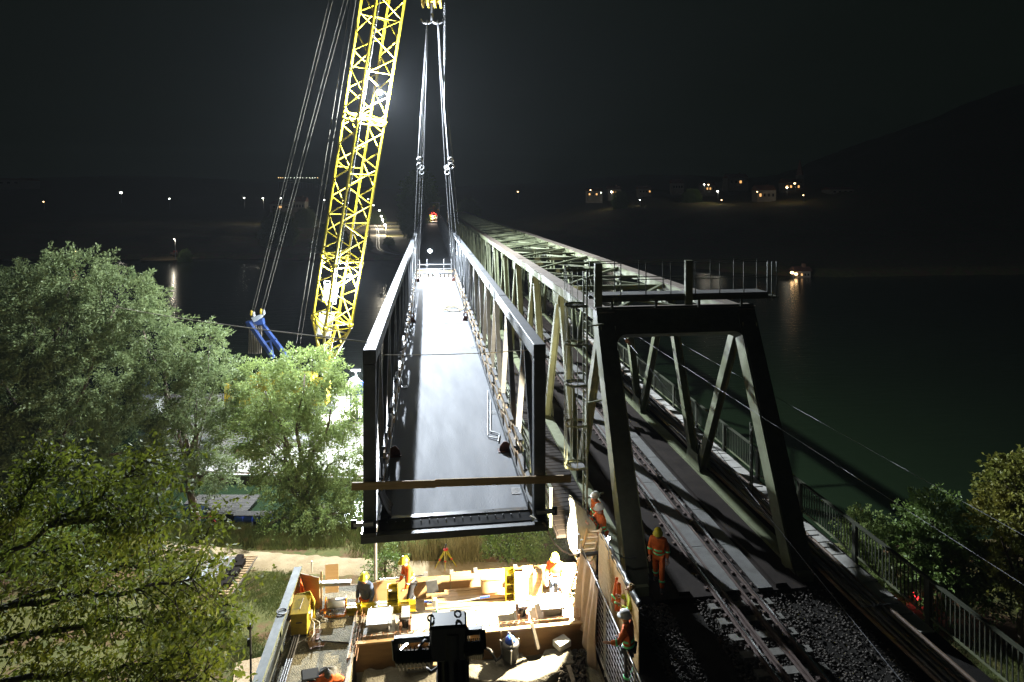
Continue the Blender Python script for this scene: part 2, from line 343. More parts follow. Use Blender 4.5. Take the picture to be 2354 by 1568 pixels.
# river
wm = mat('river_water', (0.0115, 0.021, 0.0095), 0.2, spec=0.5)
nt = wm.node_tree; n_ = nt.nodes
tx = n_.new('ShaderNodeTexNoise'); tx.inputs['Scale'].default_value = 1.0; tx.inputs['Detail'].default_value = 4
mp_ = n_.new('ShaderNodeMapping'); mp_.inputs['Scale'].default_value = (0.35, 1.3, 1); mp_.inputs['Rotation'].default_value = (0, 0, -0.13)
g_ = n_.new('ShaderNodeNewGeometry'); bp_ = n_.new('ShaderNodeBump'); bp_.inputs['Strength'].default_value = 0.7; bp_.inputs['Distance'].default_value = 0.06
nt.links.new(g_.outputs['Position'], mp_.inputs[0]); nt.links.new(mp_.outputs[0], tx.inputs['Vector']); nt.links.new(tx.outputs[0], bp_.inputs['Height']); nt.links.new(bp_.outputs[0], n_['Principled BSDF'].inputs['Normal'])
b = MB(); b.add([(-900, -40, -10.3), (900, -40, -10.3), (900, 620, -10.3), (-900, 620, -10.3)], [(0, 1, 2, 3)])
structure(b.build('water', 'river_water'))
def strip(name, pts, hw, z, m, sub=6, seed=1, jag=0.0):
    pts = [Vector((p[0], p[1], 0)) for p in pts]; P = []
    for a in range(len(pts)-1):
        for k in range(sub):
            t = k/sub; p0 = pts[max(a-1, 0)]; p1 = pts[a]; p2 = pts[a+1]; p3 = pts[min(a+2, len(pts)-1)]
            P.append(0.5*((2*p1)+(-p0+p2)*t+(2*p0-5*p1+4*p2-p3)*t*t+(-p0+3*p1-3*p2+p3)*t**3))
    P.append(pts[-1]); vs = []; fs = []; rr = random.Random(seed)
    for a, p in enumerate(P):
        d = (P[min(a+1, len(P)-1)]-P[max(a-1, 0)]).normalized(); nn = Vector((-d.y, d.x, 0))
        h = hw[0]+(hw[1]-hw[0])*a/(len(P)-1) if isinstance(hw, tuple) else hw
        for t in (-1, -0.5, 0, 0.5, 1):
            zz = z(p) if callable(z) else z
            vs.append(p+nn*(t*h+(rr.uniform(-jag, jag) if abs(t) == 1 else 0))+Vector((0, 0, zz+0.03*(1-t*t)-(0.3 if abs(t) == 1 and jag else 0))))
    for a in range(len(P)-1):
        for k in range(4): o = a*5+k; fs.append((o, o+5, o+6, o+1))
    b = MB(); b.add(vs, fs); return b.build(name, m, smooth=True)
mat('path_gravel', (0.42, 0.325, 0.19), 0.95, col2=(0.29, 0.215, 0.115), nscale=1.2, namt=0.5, bump=0.5, bscale=12, col3=(0.20, 0.155, 0.09), n3=0.6, s3=2.5)
mat('soil', (0.30, 0.17, 0.10), 0.95, col2=(0.20, 0.11, 0.06), nscale=0.9, namt=0.5, bump=0.6, bscale=9)
mat('far_asphalt', (0.22, 0.19, 0.15), 0.9, col2=(0.17, 0.145, 0.11), nscale=0.1)
structure(strip('path', [WZ(200, 1246, -8.7), WZ(380, 1258, -8.7), WZ(560, 1280, -8.7), WZ(760, 1296, -8.7), WZ(1000, 1306, -8.7), WZ(1300, 1310, -8.7), WZ(1800, 1312, -8.7)], (1.0, 1.25), -8.69, 'path_gravel', sub=14, jag=0.22))
structure(strip('dirt_track', [WZ(1960, 1372, -8.7), WZ(2110, 1405, -8.7), WZ(2260, 1440, -8.7), WZ(2450, 1470, -8.7), WZ(2700, 1480, -8.7)], (1.0, 1.6), -8.69, 'soil', sub=10, jag=0.3))
rp = [WZ(990, 590, -8.0), WZ(915, 587, -8.0), WZ(872, 574, -8.0), WZ(868, 556, -8.0), WZ(868, 540, -8.0), WZ(864, 522, -8.0), WZ(850, 505, -8.0), WZ(832, 494, -8.0)]
structure(strip('road', rp, (3.6, 4.6), -7.95, 'far_asphalt', sub=8))
mk = strip('lane_marking', [p+Vector((0.5, 0, 0)) for p in rp[1:]], 0.14, -7.9, 'white_paint', sub=8); structure(mk)
mk = strip('lane_marking', [p+Vector((-0.5, 0, 0)) for p in rp[1:]], 0.14, -7.9, 'white_paint', sub=8); structure(mk)
# sandy landing on the far shore
c = WZ(398, 592, -9.9); b = MB(); vs = [c+Vector((0, 0, 0.5))]; fs = []
for k in range(40):
    a = 2*math.pi*k/40; vs.append(c+Vector((10.5*math.cos(a)*(1+0.1*math.sin(5*a)), 11*math.sin(a), -0.05+0.35*max(0, math.sin(a)))))
    fs.append((0, 1+k, 1+(k+1) % 40))
b.add(vs, fs); structure(b.build('landing', 'path_gravel'))
# concrete base of the near end: embankment under pads, pit and track
def solid(name, a, c_, m): b = MB(); b.box2(a, c_); return structure(b.build(name, m))
solid('embankment', (4.75, -14, -9.5), (13.5, 18.2, -0.32), 'asphalt')
solid('abutment', (-4.25, -14, -9.5), (4.74, 9.0, -1.35), 'concrete_wet')
# ------------------------------------------------------------------ the footbridge span hanging from the crane
NB0, NB1 = 15.5, 64.0; LA, LB_ = -1.45, 2.80; ZD = 3.25; ZT = 7.6
def truss_span(name, y0, y1, npan, label, full=True, zd=ZD, zt=ZT, cat='footbridge'):
    t = thing(name, ((LA+LB_)/2, y0, zd), label, cat)
    for L in (LA, LB_):
        b = MB(); b.box2((L-0.16, y0, zt-0.36), (L+0.16, y1, zt)); o = b.build('top_chord', 'charcoal_paint', t)
        if full:
            md = o.modifiers.new('bevel', 'BEVEL'); md.width = 0.02; md.segments = 2
            for k in range(1, 6):
                yy = y0+(y1-y0)*k/6
                block('splice_seam', (L, yy, zt-0.17), (0.328, 0.012, 0.368), 'charcoal_paint', o)
        b = MB(); b.box2((L-0.15, y0+0.32, zd-0.34), (L+0.15, y1, zd-0.02)); b.build('bottom_chord', 'charcoal_paint', t)
        pan = (y1-y0-0.3)/npan
        for k in range(npan):
            ya = y0+0.32+k*pan; yb = ya+pan/2; yc = ya+pan
            for (p, q) in (((L, ya+0.08, zd-0.03), (L, yb, zt-0.3)), ((L, yb+0.1, zt-0.3), (L, yc-0.08, zd-0.03))):
                bar('diagonal', p, q, 0.12, 0.17, 'charcoal_paint', t, up=(1, 0, 0))
    if full:
        for L in (LA, LB_):
            b = MB(); b.box2((L-0.15, y0, zd-0.05), (L+0.15, y0+0.30, zt-0.36)); o = b.build('end_post', 'charcoal_paint', t)
            md = o.modifiers.new('bevel', 'BEVEL'); md.width = 0.015; md.segments = 2
    b = MB(); b.box2((LA+0.16, y0+0.30, zd-0.12), (LB_-0.16, y1, zd)); dk = b.build('deck', 'deck_coat', t)
    for k in range(int((y1-y0)/4)):
        bar('cross_beam', (LA+0.1, y0+2+4*k, zd-0.32), (LB_-0.1, y0+2+4*k, zd-0.32), 0.2, 0.36, 'charcoal_paint', t)
    return t, dk
nb, deck = truss_span('footbridge_span', NB0, NB1, 12, 'long charcoal steel truss footbridge span with grey deck hanging from the yellow crane')
# end of the deck: dark end plate, bolted strip, end beam
y0 = NB0
bar('end_beam', (LA-0.18, y0-0.12, ZD-0.20), (LB_+0.18, y0-0.12, ZD-0.20), 0.20, 0.17, 'charcoal_paint', nb)
b = MB(); b.add([(LA+0.2, y0-0.02, ZD-0.09), (LB_-0.2, y0-0.02, ZD-0.09), (LB_-0.2, y0+0.34, ZD+0.012), (LA+0.2, y0+0.34, ZD+0.012), (LA+0.2, y0-0.02, ZD-0.12), (LB_-0.2, y0-0.02, ZD-0.12), (LB_-0.2, y0+0.34, ZD-0.02), (LA+0.2, y0+0.34, ZD-0.02)],
               [(0, 1, 2, 3), (7, 6, 5, 4), (0, 4, 5, 1), (1, 5, 6, 2), (2, 6, 7, 3), (3, 7, 4, 0)])
jp = b.build('joint_plate', 'black_steel', nb)
b = MB(); b.lathe((0, 0, 0), [(0.016, 0), (0.016, 0.012), (0.008, 0.017)], 6); me = b.mesh('bolt'); me.materials.append(MATS['galv'])
for k in range(17): piece('bolt', me, Matrix.Translation((LA+0.42+k*0.208, y0+0.20, ZD-0.02)), jp)
b = MB(); b.box2((LA+0.17, y0+0.30, ZD+0.004), (LB_-0.17, y0+0.46, ZD+0.014)); b.build('edge_strip', 'black_steel', nb)
# corner pads and stub brackets
for L, s in ((LA, -1), (LB_, 1)):
    block('bearing_pad', (L, y0-0.05, ZD-0.07), (0.36, 0.42, 0.10), 'black_steel', nb)
    zz = ZD+0.14
    o = bar('bracket', (L-s*0.1, y0-0.10, zz), (L+s*0.36, y0-0.10, zz), 0.09, 0.09, 'galv', nb)
    bar('bracket_plate', (L+s*0.36, y0-0.10, zz-0.11), (L+s*0.36, y0-0.10, zz+0.11), 0.14, 0.03, 'black_steel', nb)
    # kerb upstand and guard boards staggered along the deck edge
    Li = L-s*0.25
    bar('kerb', (Li, y0+0.35, ZD+0.09), (Li, NB1, ZD+0.09), 0.02, 0.18, 'charcoal_paint', nb)
    ys = y0+0.7; k = 0; pan = 1.62
    while ys < NB1-1:
        for j, (zz, off, mm) in enumerate(((ZD+0.62, 0.0, 'timber'), (ZD+1.12, 0.8, 'timber'))):
            yb = ys+off; sh = 0.045*(1 if k % 2 else -1)
            Lb = Li-s*(0.02+sh*0.5)
            bar('guard_board', (Lb, yb, zz), (Lb, yb+1.7, zz), 0.035, 0.15, mm, nb)
            bar('board_rail', (Lb+s*0.035, yb+0.3, zz+0.10), (Lb+s*0.035, yb+1.35, zz+0.10), 0.11, 0.045, 'charcoal_paint', nb)
        bar('rail_post', (Li+s*0.03, ys+0.4, ZD), (Li+s*0.03, ys+0.4, ZD+1.25), 0.05, 0.06, 'charcoal_paint', nb, up=(0, 1, 0))
        ys += pan; k += 1
# lifting lugs
def lug(L, Y):
    b = MB(); b.prism([(L-0.20, Y, ZD), (L+0.20, Y, ZD), (L+0.17, Y, ZD+0.16), (L+0.05, Y, ZD+0.30), (L-0.05, Y, ZD+0.30), (L-0.17, Y, ZD+0.16)], (0, 0.05, 0))
    o = b.build('lifting_lug', 'rust_lug', nb)
    block('base_plate', (L, Y+0.02, ZD+0.015), (0.46, 0.3, 0.03), 'rust_lug', o)
    b = MB(); b.ring((L, Y+0.025, ZD+0.2), 0.05, 0.018, (0, 1, 0)); b.build('eye', 'galv', o)
LUGS = [(-1.08, 19.7), (2.42, 19.6), (-1.08, 41.0), (2.42, 41.0), (-1.08, 61.0), (2.42, 61.0)]
for L, Y in LUGS: lug(L, Y)
# drain grates let into the coating
for (x, y) in ((940, 768), (925, 890), (1095, 798), (1142, 948), (1202, 1128)):
    p = WZ(x, y, ZD); p.x = max(LA+0.42, min(LB_-0.42, p.x))
    g = block('drain_grate', (p.x, p.y, ZD+0.004), (0.26, 0.36, 0.012), 'black_steel', nb)
    b = MB(); b.box2((p.x-0.13, p.y-0.18, ZD+0.011), (p.x+0.13, p.y-0.16, ZD+0.016)); b.box2((p.x-0.13, p.y+0.16, ZD+0.011), (p.x+0.13, p.y+0.18, ZD+0.016))
    for k in range(8): xx = p.x-0.115+k*0.033; b.box2((xx-0.006, p.y-0.16, ZD+0.011), (xx+0.006, p.y+0.16, ZD+0.016))
    fr = b.build('grate_bars', 'galv', nb)
# plank tied across the end of the span: two boards lapped at a joint
pl = thing('guard_plank', WY(985, 1105, 15.42), 'long brown timber plank of two lapped boards across the near end of the footbridge', 'plank')
bar('board', WY(808, 1118, 15.40), WY(1001, 1112, 15.40), 0.045, 0.185, 'timber', pl)
bar('board', WY(1000, 1110, 15.36), WY(1312, 1100, 15.36), 0.045, 0.185, 'timber', pl)
# black rubber mat folded over the left corner
b = MB(); cs_ = []
n = 14
for i_ in range(n+1):
    for j_ in range(6):
        u = i_/n; v = j_/5
        b.v.append((LA+0.20+v*0.30+0.015*math.sin(9*u), 15.86+u*0.72, ZD+0.02+(0.62-0.5*v+0.03*math.sin(17*u)) * (1-v*0.85)+0.02*math.sin(30*u+v)))
for i_ in range(n):
    for j_ in range(5): a = i_*6+j_; b.f.append((a, a+1, a+7, a+6))
o = b.build('rubber_mat', 'rubber', smooth=True); md = o.modifiers.new('s', 'SOLIDIFY'); md.thickness = 0.02
tag(o, 'black folded rubber mat in the left near corner of the footbridge deck', 'mat')
# steel tube frame lying on the deck
t = thing('tube_frame', WZ(1135, 960, ZD), 'bent galvanized tube frame lying on the grey footbridge deck', 'frame')
pts = [WZ(1121, 898, ZD+.05), WZ(1121, 1000, ZD+.05)]
rod('tube', pts[0], pts[1], 0.022, 'galv', t); rod('tube', WZ(1127, 920, ZD+.05), WZ(1127, 992, ZD+.05), 0.022, 'galv', t)
rod('tube', WZ(1121, 1003, ZD+.05), WZ(1144, 1009, ZD+.05), 0.022, 'galv', t); rod('tube', WZ(1126, 991, ZD+.05), WZ(1148, 998, ZD+.05), 0.022, 'galv', t)
rod('tube', WZ(1148, 998, ZD+.05), WZ(1145, 1014, ZD+.05), 0.022, 'galv', t)
# heap of tag line
b = MB(); c = WZ(1040, 711, ZD+0.05); rr = random.Random(3); pts = []
for k in range(120): a = k*0.55; r = 0.35+0.6*rr.random(); pts.append(c+Vector((r*math.cos(a)*1.0, r*math.sin(a)*1.2, rr.random()*0.12)))
b.tube(pts, 0.022, 5); tag(b.build('rope_heap', 'rope_tan'), 'tangled heap of rope on the far middle of the footbridge deck', 'rope')
# tag lines
def rope(name, pts, r, m, label, cat='rope'):
    b = MB(); b.tube(pts, r, 6); return tag(b.build(name, m, smooth=True), label, cat)
rope('tag_line', sag(W(262, 705, 33), W(842, 786, 15.75), 0.1, 10)+[Vector((LA, 15.7, 7.4-0.02))], 0.016, 'rope_tan', 'long taut line from the left willow to the corner of the footbridge')
rope('cross_line', sag((LA+0.16, 17.2, 7.05), (LB_+0.05, 17.4, 7.0), 0.05), 0.012, 'rope_tan', 'thin line stretched across the footbridge between its trusses')
rope('guide_rope', [Vector((LB_-0.25, 15.5, ZD)), WY(1252, 1204, 15.2), WY(1262, 1228, 15.6), WY(1275, 1250, 16.4), WY(1292, 1266, 17.3), WY(1312, 1275, 17.9), WY(1326, 1276, 18.2)], 0.022, 'rope_tan', 'pale guide rope drooping from the footbridge corner towards the ladder')
# the next span, already in place beyond, with scaffold at the gap
nb2, _ = truss_span('placed_span', 68.0, 205.0, 40, 'dark footbridge span already in place beyond the hanging one', full=False, cat='footbridge')
sc_ = thing('scaffold', (0.7, 66, ZD-0.3), 'small tube scaffold with planks between the two footbridge spans', 'scaffold')
for L in (-1.0, -0.2, 1.6, 2.4):
    rod('standard', (L, 67.2, ZD-0.6), (L, 67.2, ZD+1.6), 0.035, 'galv', sc_)
for z in (0.5, 1.0): rod('ledger', (-1.2, 67.2, ZD+z), (2.6, 67.2, ZD+z), 0.035, 'galv', sc_)
bar('toe_board', (-1.2, 67.1, ZD+0.25), (2.6, 67.1, ZD+0.25), 0.05, 0.22, 'timber', sc_)
rr = random.Random(5)
for k in range(9):
    L = -1.1+k*0.42; bar('plank', (L, 64.3, ZD-0.1), (L+rr.uniform(-.05, .05), 67.0, ZD-0.1+rr.uniform(0, .05)), 0.30, 0.05, rr.choice(['timber_grey', 'tread_plate', 'timber_grey']), sc_)
bar('ramp', (0.9, 64.2, ZD+0.02), (0.5, 66.9, ZD+0.3), 0.45, 0.05, 'tread_plate', sc_)
# ------------------------------------------------------------------ the old railway truss bridge
TL, TR = 6.15, 11.35; P = 7.2; B0 = 17.8; T0 = 21.3; NP = 26; ZC = 7.35; TC = (TL+TR)/2
YE = B0+NP*P
ob = thing('railway_bridge', (TC, B0, 0), 'old green riveted steel truss railway bridge beside the hanging footbridge', 'railway bridge')
b = MB()
for L in (TL, TR):
    b = MB(); b.box2((L-0.24, T0-0.3, ZC-0.42), (L-0.20, YE-3, ZC-0.03)); b.box2((L+0.20, T0-0.3, ZC-0.42), (L+0.24, YE-3, ZC-0.03)); ch = b.build('top_chord', 'green_paint', ob)
    b = MB(); b.box2((L-0.29, T0-0.35, ZC-0.03), (L+0.29, YE-3, ZC)); b.build('cover_plate', 'chord_top', ch)
    b = MB(); b.box2((L-0.24, B0-0.4, -0.55), (L+0.24, YE, -0.05)); b.build('bottom_chord', 'green_paint', ob)
    for k in range(NP):
        yb = B0+k*P; yt = T0+k*P; yn = B0+(k+1)*P
        if k > 0:
            b = MB(); b.ibeam((L, yb+0.25, -0.1), (L, yt-0.2, ZC-0.4), 0.36, 0.34, 0.04, up=(1, 0, 0)); b.build('diagonal', 'green_paint', ob)
        b = MB(); b.ibeam((L, yt+0.2, ZC-0.4), (L, yn-0.25, -0.1), 0.34 if k % 2 else 0.36, 0.30, 0.035, up=(1, 0, 0)); b.build('diagonal', 'green_paint', ob)
        for s in (-1, 1):
            b = MB(); x = L+s*0.245
            b.prism([(x, yt-0.62, ZC-0.45), (x, yt+0.62, ZC-0.45), (x, yt+0.45, ZC-0.95), (x, yt-0.45, ZC-0.95)], (s*0.012, 0, 0)); b.build('gusset', 'green_paint', ob)
            b = MB(); b.prism([(x, yn-0.7, 0.0), (x, yn+0.7, 0.0), (x, yn+0.5, 0.65), (x, yn-0.5, 0.65)], (s*0.012, 0, 0)); b.build('gusset', 'green_paint', ob)
# top lateral bracing
for k in range(NP-1):
    yt = T0+k*P
    bar('strut', (TL+0.24, yt, ZC-0.25), (TR-0.24, yt, ZC-0.25), 0.20, 0.22, 'green_paint', ob)
    bar('strut', (TL+0.24, yt+P/2, ZC-0.22), (TR-0.24, yt+P/2, ZC-0.22), 0.12, 0.14, 'green_paint', ob)
    for (a, c_) in ((TL, TR), (TR, TL)):
        s = 0.24 if a < c_ else -0.24
        bar('bracing', (a+s, yt+0.1, ZC-0.12 if s > 0 else ZC-0.3), (c_-s, yt+P-0.1, ZC-0.12 if s > 0 else ZC-0.3), 0.13, 0.10, 'green_paint', ob)
# raked portal at the near end: two legs, deep top beam, rounded inner corners
po = bpy.data.objects.new('portal', None)
dirv = Vector((0, T0-B0, ZC+0.1)).normalized(); nrm = Vector((0, -dirv.z, dirv.y))
def pp(L, h): return Vector((L, B0, -0.1))+dirv*h       # h metres up the rake
HP = (T0-B0)/dirv.y
outer = [(TL-0.34, 0), (TL+0.34, 0)]
poly = [(TL-0.36, -0.2), (TL+0.30, -0.2), (TL+0.24, HP-1.35)]
for k in range(1, 7): a = math.pi-k*math.pi/2/7; poly.append((TL+0.24+0.42+0.42*math.cos(a), HP-1.35+0.42*math.sin(a)))
poly.append((TL+0.66, HP-0.93)); poly.append((TR-0.66, HP-0.93))
for k in range(1, 7): a = math.pi/2-k*math.pi/2/7; poly.append((TR-0.66+0.42*math.cos(a), HP-1.35+0.42*math.sin(a)))
poly += [(TR-0.24, HP-1.35), (TR-0.30, -0.2), (TR+0.36, -0.2), (TR+0.34, HP+0.05), (TL-0.34, HP+0.05)]
b = MB(); b.prism([pp(*q)-nrm*0.26 for q in poly], nrm*0.52)
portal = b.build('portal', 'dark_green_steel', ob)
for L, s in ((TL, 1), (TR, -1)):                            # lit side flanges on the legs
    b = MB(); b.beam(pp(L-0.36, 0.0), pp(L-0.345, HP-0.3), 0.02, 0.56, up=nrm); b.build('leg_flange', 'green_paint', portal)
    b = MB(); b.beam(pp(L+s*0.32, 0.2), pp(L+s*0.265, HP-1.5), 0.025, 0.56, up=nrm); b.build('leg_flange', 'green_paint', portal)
bar('beam_cap', pp(TL-0.4, HP+0.08), pp(TR+0.4, HP+0.08), 0.6, 0.03, 'chord_top', portal)
# bridge floor, walkways
b = MB(); b.box2((TL+0.25, B0-0.9, -0.30), (TR-0.25, YE, -0.14)); b.build('floor_plate', 'floor_steel', ob)
for s, L in ((1, TC-1.45), (1, TC+1.55)):
    bar('side_girder', (L, B0-0.8, -0.08), (L, YE, -0.08), 0.34, 0.12, 'floor_steel', ob)
b = MB(); b.box2((4.3, 20.6, -0.22), (TL-0.25, YE, -0.14)); b.box2((4.98, 18.2, -0.22), (TL-0.25, 20.598, -0.14)); b.build('walkway', 'floor_steel', ob)
for k in range(56):                                        # ribbed planks of the left walkway
    bar('walkway_plank', (4.36 if k > 4 else 5.0, B0+1.3+k*0.32, -0.115), (TL-0.28, B0+1.3+k*0.32, -0.115), 0.27, 0.045, 'floor_steel', ob)
b = MB(); b.box2((TR+0.25, B0-0.9, -0.22), (13.35, YE, -0.14)); b.build('walkway', 'floor_steel', ob)
for k in range(60):
    bar('walkway_slab', (12.62, 15.0+k*0.72, -0.11), (13.22, 15.0+k*0.72, -0.11), 0.66, 0.05, 'concrete', ob)
# left railing (angle rails, green)
lr = thing('walkway_railing', (4.25, 20.7, 0), 'green angle iron railing along the left walkway of the railway bridge', 'railing')
for z, w in ((1.12, 0.11), (0.78, 0.05), (0.42, 0.05), (0.08, 0.05)):
    bar('rail', (4.25, 21.35, z), (4.25, YE, z), w, 0.07, 'green_paint', lr)
for k in range(80): bar('post', (4.25, 21.4+k*2.2, -0.25), (4.25, 21.4+k*2.2, 1.10), 0.09, 0.09, 'green_paint', lr, up=(0, 1, 0))
for k in range(30): bar('brace', (4.20, 21.4+k*2.2, 0.1), (4.20, 23.5+k*2.2, 0.76), 0.02, 0.07, 'green_paint', lr, up=(1, 0, 0))
# right railing with balusters
rl = thing('baluster_railing', (13.3, 8, 0), 'dark steel railing with upright bars along the right edge of the railway bridge', 'railing')
bar('handrail', (13.3, 6.0, 1.1), (13.3, YE, 1.1), 0.10, 0.06, 'dark_green_steel', rl)
bar('bottom_rail', (13.3, 6.0, 0.10), (13.3, YE, 0.10), 0.05, 0.06, 'green_paint', rl)
for k in range(66): bar('post', (13.3, 9.15+k*2.9, -0.25), (13.3, 9.15+k*2.9, 1.12), 0.11, 0.16, 'dark_green_steel', rl, up=(0, 1, 0))
yy = 8.0; cnt = 0; b = MB()
while yy < 95:
    if abs(((yy-9.15+1.45) % 2.9)-1.45) > 0.12:
        if cnt < 300: bar('baluster', (13.3, yy, 0.12), (13.3, yy, 1.08), 0.022, 0.03, 'dark_green_steel', rl, up=(0, 1, 0)); cnt += 1
        else: b.box2((13.285, yy-0.012, 0.12), (13.315, yy+0.012, 1.08))
    yy += 0.142
stuff(b.build('balusters', 'dark_green_steel', rl))
# gantry walkway on top of the portal
gy = T0-0.35; gz = ZC+0.62
ga = thing('gantry_walkway', (TC, gy, ZC+0.13), 'steel catwalk with thin railings on top of the bridge portal', 'catwalk')
bar('floor', (TL-0.55, gy, gz), (8.92, gy, gz), 0.75, 0.07, 'tread_plate', ga)
bar('floor', (9.02, gy, gz), (11.95, gy, gz), 0.75, 0.07, 'tread_plate', ga)
for s in (-0.36, 0.36):
    bar('stringer', (TL-0.55, gy+s, gz-0.12), (11.95, gy+s, gz-0.12), 0.06, 0.16, 'dark_green_steel', ga)
    for z in (0.55, 1.12): rod('rail', (TL-0.5, gy+s, gz+z), (11.95, gy+s, gz+z), 0.016, 'dark_green_steel', ga)
    for k in range(8): xx = TL-0.5+k*(11.95-TL+0.5)/7; rod('post', (xx, gy+s, gz), (xx, gy+s, gz+1.14), 0.02, 'dark_green_steel', ga)
for k in range(4): xx = TL+0.2+k*1.6; rod('leg', (xx, gy, ZC+0.1), (xx, gy, gz-0.15), 0.05, 'dark_green_steel', ga)
for dx in (0.0, 0.22, 0.44): rod('end_post', (11.98+dx*0.8, gy-0.3, gz-0.3), (11.98+dx*0.8, gy-0.3, gz+1.1), 0.025, 'rail_grey', ga)
block('end_bracket', (12.15, gy, gz-0.18), (0.6, 0.5, 0.06), 'dark_green_steel', ga)
for (L, h) in ((8.97, 1.2), (TL-0.42, 1.15)): bar('mast_stub', (L, gy-0.42, gz-0.35), (L, gy-0.42, gz+h), 0.26, 0.12, 'green_paint', ga, up=(0, 1, 0))
# caged ladder up to the gantry
la = thing('caged_ladder', (4.95, 20.3, -0.1), 'yellow green steel ladder with safety cage hoops up the left bridge truss', 'ladder')
lx, ly = 4.98, 20.35
for s in (-0.22, 0.22): bar('stile', (lx+0.25, ly+s, -0.1), (lx+0.25, ly+s, gz+1.0), 0.05, 0.07, 'green_paint', la, up=(0, 1, 0))
for k in range(28): rod('rung', (lx+0.25, ly-0.22, 0.2+k*0.29), (lx+0.25, ly+0.22, 0.2+k*0.29), 0.014, 'green_paint', la, n=6)
for z in (2.35, 3.75, 5.1, 6.45, 7.75, 8.95):
    b = MB(); pts = [Vector((lx+0.25, ly-0.3, z))]+[Vector((lx-0.10+0.36*math.cos(a), ly+0.36*math.sin(a), z)) for a in np.linspace(-math.pi*0.5-0.001, -math.pi*1.5, 10)]+[Vector((lx+0.25, ly+0.3, z))]
    for a in range(len(pts)-1): b.beam(pts[a], pts[a+1], 0.012, 0.075)
    b.build('hoop', 'green_paint', la)
for a in np.linspace(-math.pi*0.5, -math.pi*1.5, 6): bar('cage_strip', (lx-0.10+0.36*math.cos(a), ly+0.36*math.sin(a), 2.3), (lx-0.10+0.36*math.cos(a), ly+0.36*math.sin(a), 9.0), 0.012, 0.05, 'green_paint', la, up=(0, 1, 0))
for z in (2.3, 5.05, 7.7): block('rest_plate', (lx-0.05, ly, z), (0.55, 0.6, 0.02), 'tread_plate', la)
for z in (1.2, 4.4, 7.0): bar('bracket', (lx+0.27, ly, z), (TL-0.2, ly+0.3, z), 0.05, 0.05, 'green_paint', la)
# tall dark ladder outside the right truss
t = thing('side_ladder', WY(1735, 1000, 21.5), 'short dark ladder standing outside the right truss of the railway bridge', 'ladder')
p = WL(1722, 980, 12.4); 
for s in (0, 0.42): bar('stile', (12.25+s*0.4, 22.2+s, 0), (12.25+s*0.4, 22.2+s, 2.6), 0.05, 0.06, 'dark_green_steel', t, up=(0, 1, 0))
for k in range(8): rod('rung', (12.25, 22.2, 0.25+k*0.3), (12.42, 22.62, 0.25+k*0.3), 0.014, 'rail_grey', t, n=6)
# overhead wires and insulator
def wire(name, pts, r, label): b = MB(); b.tube(pts, r, 5); return tag(b.build(name, 'rope_steel', smooth=True), label, 'wire')
wire('contact_wire', [Vector((TC, 60, 5.2)), WL(1416, 755, TC), WL(1603, 978, TC), WL(1754, 1172, TC), WL(2073, 1567, TC), WL(2300, 1860, TC)], 0.009, 'thick wire sagging from the portal down over the railway track')
wire('feeder_wire', sag((10.1, 70, 4.9), (10.3, 5, 4.6), 0.2), 0.007, 'thin wire over the track, nearer of two parallel ones')
wire('feeder_wire', sag((11.55, 70, 4.9), (11.75, 5, 4.65), 0.2), 0.007, 'thin wire along the right truss, farther of two parallel ones')
p = WL(1440, 782, TC); t = thing('insulator', p, 'brown ribbed insulator hanging on the wire under the portal', 'insulator')
d = (WL(1603, 978, TC)-WL(1416, 755, TC)).normalized(); b = MB()
for k in range(5): b.lathe(p+d*(k*0.09), [(0.03, 0), (0.085, 0.03), (0.03, 0.07)], 10, axis=d)
b.build('ribs', 'brown_block', t); rod('hanger', p, p+Vector((0, 0.2, 0.8)), 0.012, 'galv', t)
# ------------------------------------------------------------------ railway track
tk = thing('railway_track', (TC, B0, 0), 'single railway track with guard rail and tread plates leading over the old bridge', 'railway track')
def rail(L, y0, y1, nm, shine):
    b = MB(); b.box2((L-0.065, y0, -0.14), (L+0.065, y1, -0.12)); b.box2((L-0.012, y0, -0.12), (L+0.012, y1, -0.03)); b.box2((L-0.034, y0, -0.03), (L+0.034, y1, 0.0)); o = b.build(nm, 'rail_rust', tk)
    if shine: b = MB(); b.box2((L-0.026, y0, 0.001), (L+0.026, y1, 0.004)); b.build('running_face', 'rail_shine', o)
G = 0.56
rail(TC-G, 2, YE, 'rail', True); rail(TC+G, 2, YE, 'rail', True); rail(TC+G-0.36, 2, YE, 'guard_rail', False); rail(TC-G+0.24, 9.5, YE, 'guard_rail', False)
b = MB(); b.box((0, 0, 0), (1.85, 0.24, 0.14)); me_s = b.mesh('sleeper'); me_s.materials.append(MATS['sleeper_concrete'])
for k in range(16): 
    piece('sleeper', me_s, Matrix.Translation((TC+0.02*R.uniform(-1, 1), 7.2+k*0.62, -0.235)) @ Matrix.Rotation(R.uniform(-.01, .01), 4, 'Z'), tk)
yy = 16.9; k = 0
while yy < 70:                                              # tread plates between and beside the rails
    ln = 2.3
    bar('tread_plate', (TC-0.14, yy, -0.045), (TC-0.14, yy+ln-0.03, -0.045), 0.62-0.2*0, 0.02, 'tread_plate', tk)
    bar('tread_plate', (TC+G+0.42, yy, -0.05), (TC+G+0.42, yy+ln-0.03, -0.05), 0.44, 0.02, 'tread_plate', tk)
    yy += ln; k += 1
b = MB(); b.box((0, 0, 0), (0.10, 0.10, 0.05)); b.box((0.03, 0, 0.03), (0.03, 0.05, 0.04)); me_c = b.mesh('rail_clip'); me_c.materials.append(MATS['rail_rust'])
for k in range(50):
    for L in (TC-G-0.13, TC-G+0.12, TC+G-0.12, TC+G+0.13): piece('rail_clip', me_c, Matrix.Translation((L, 10.0+k*0.6, -0.02-0.09)), tk)
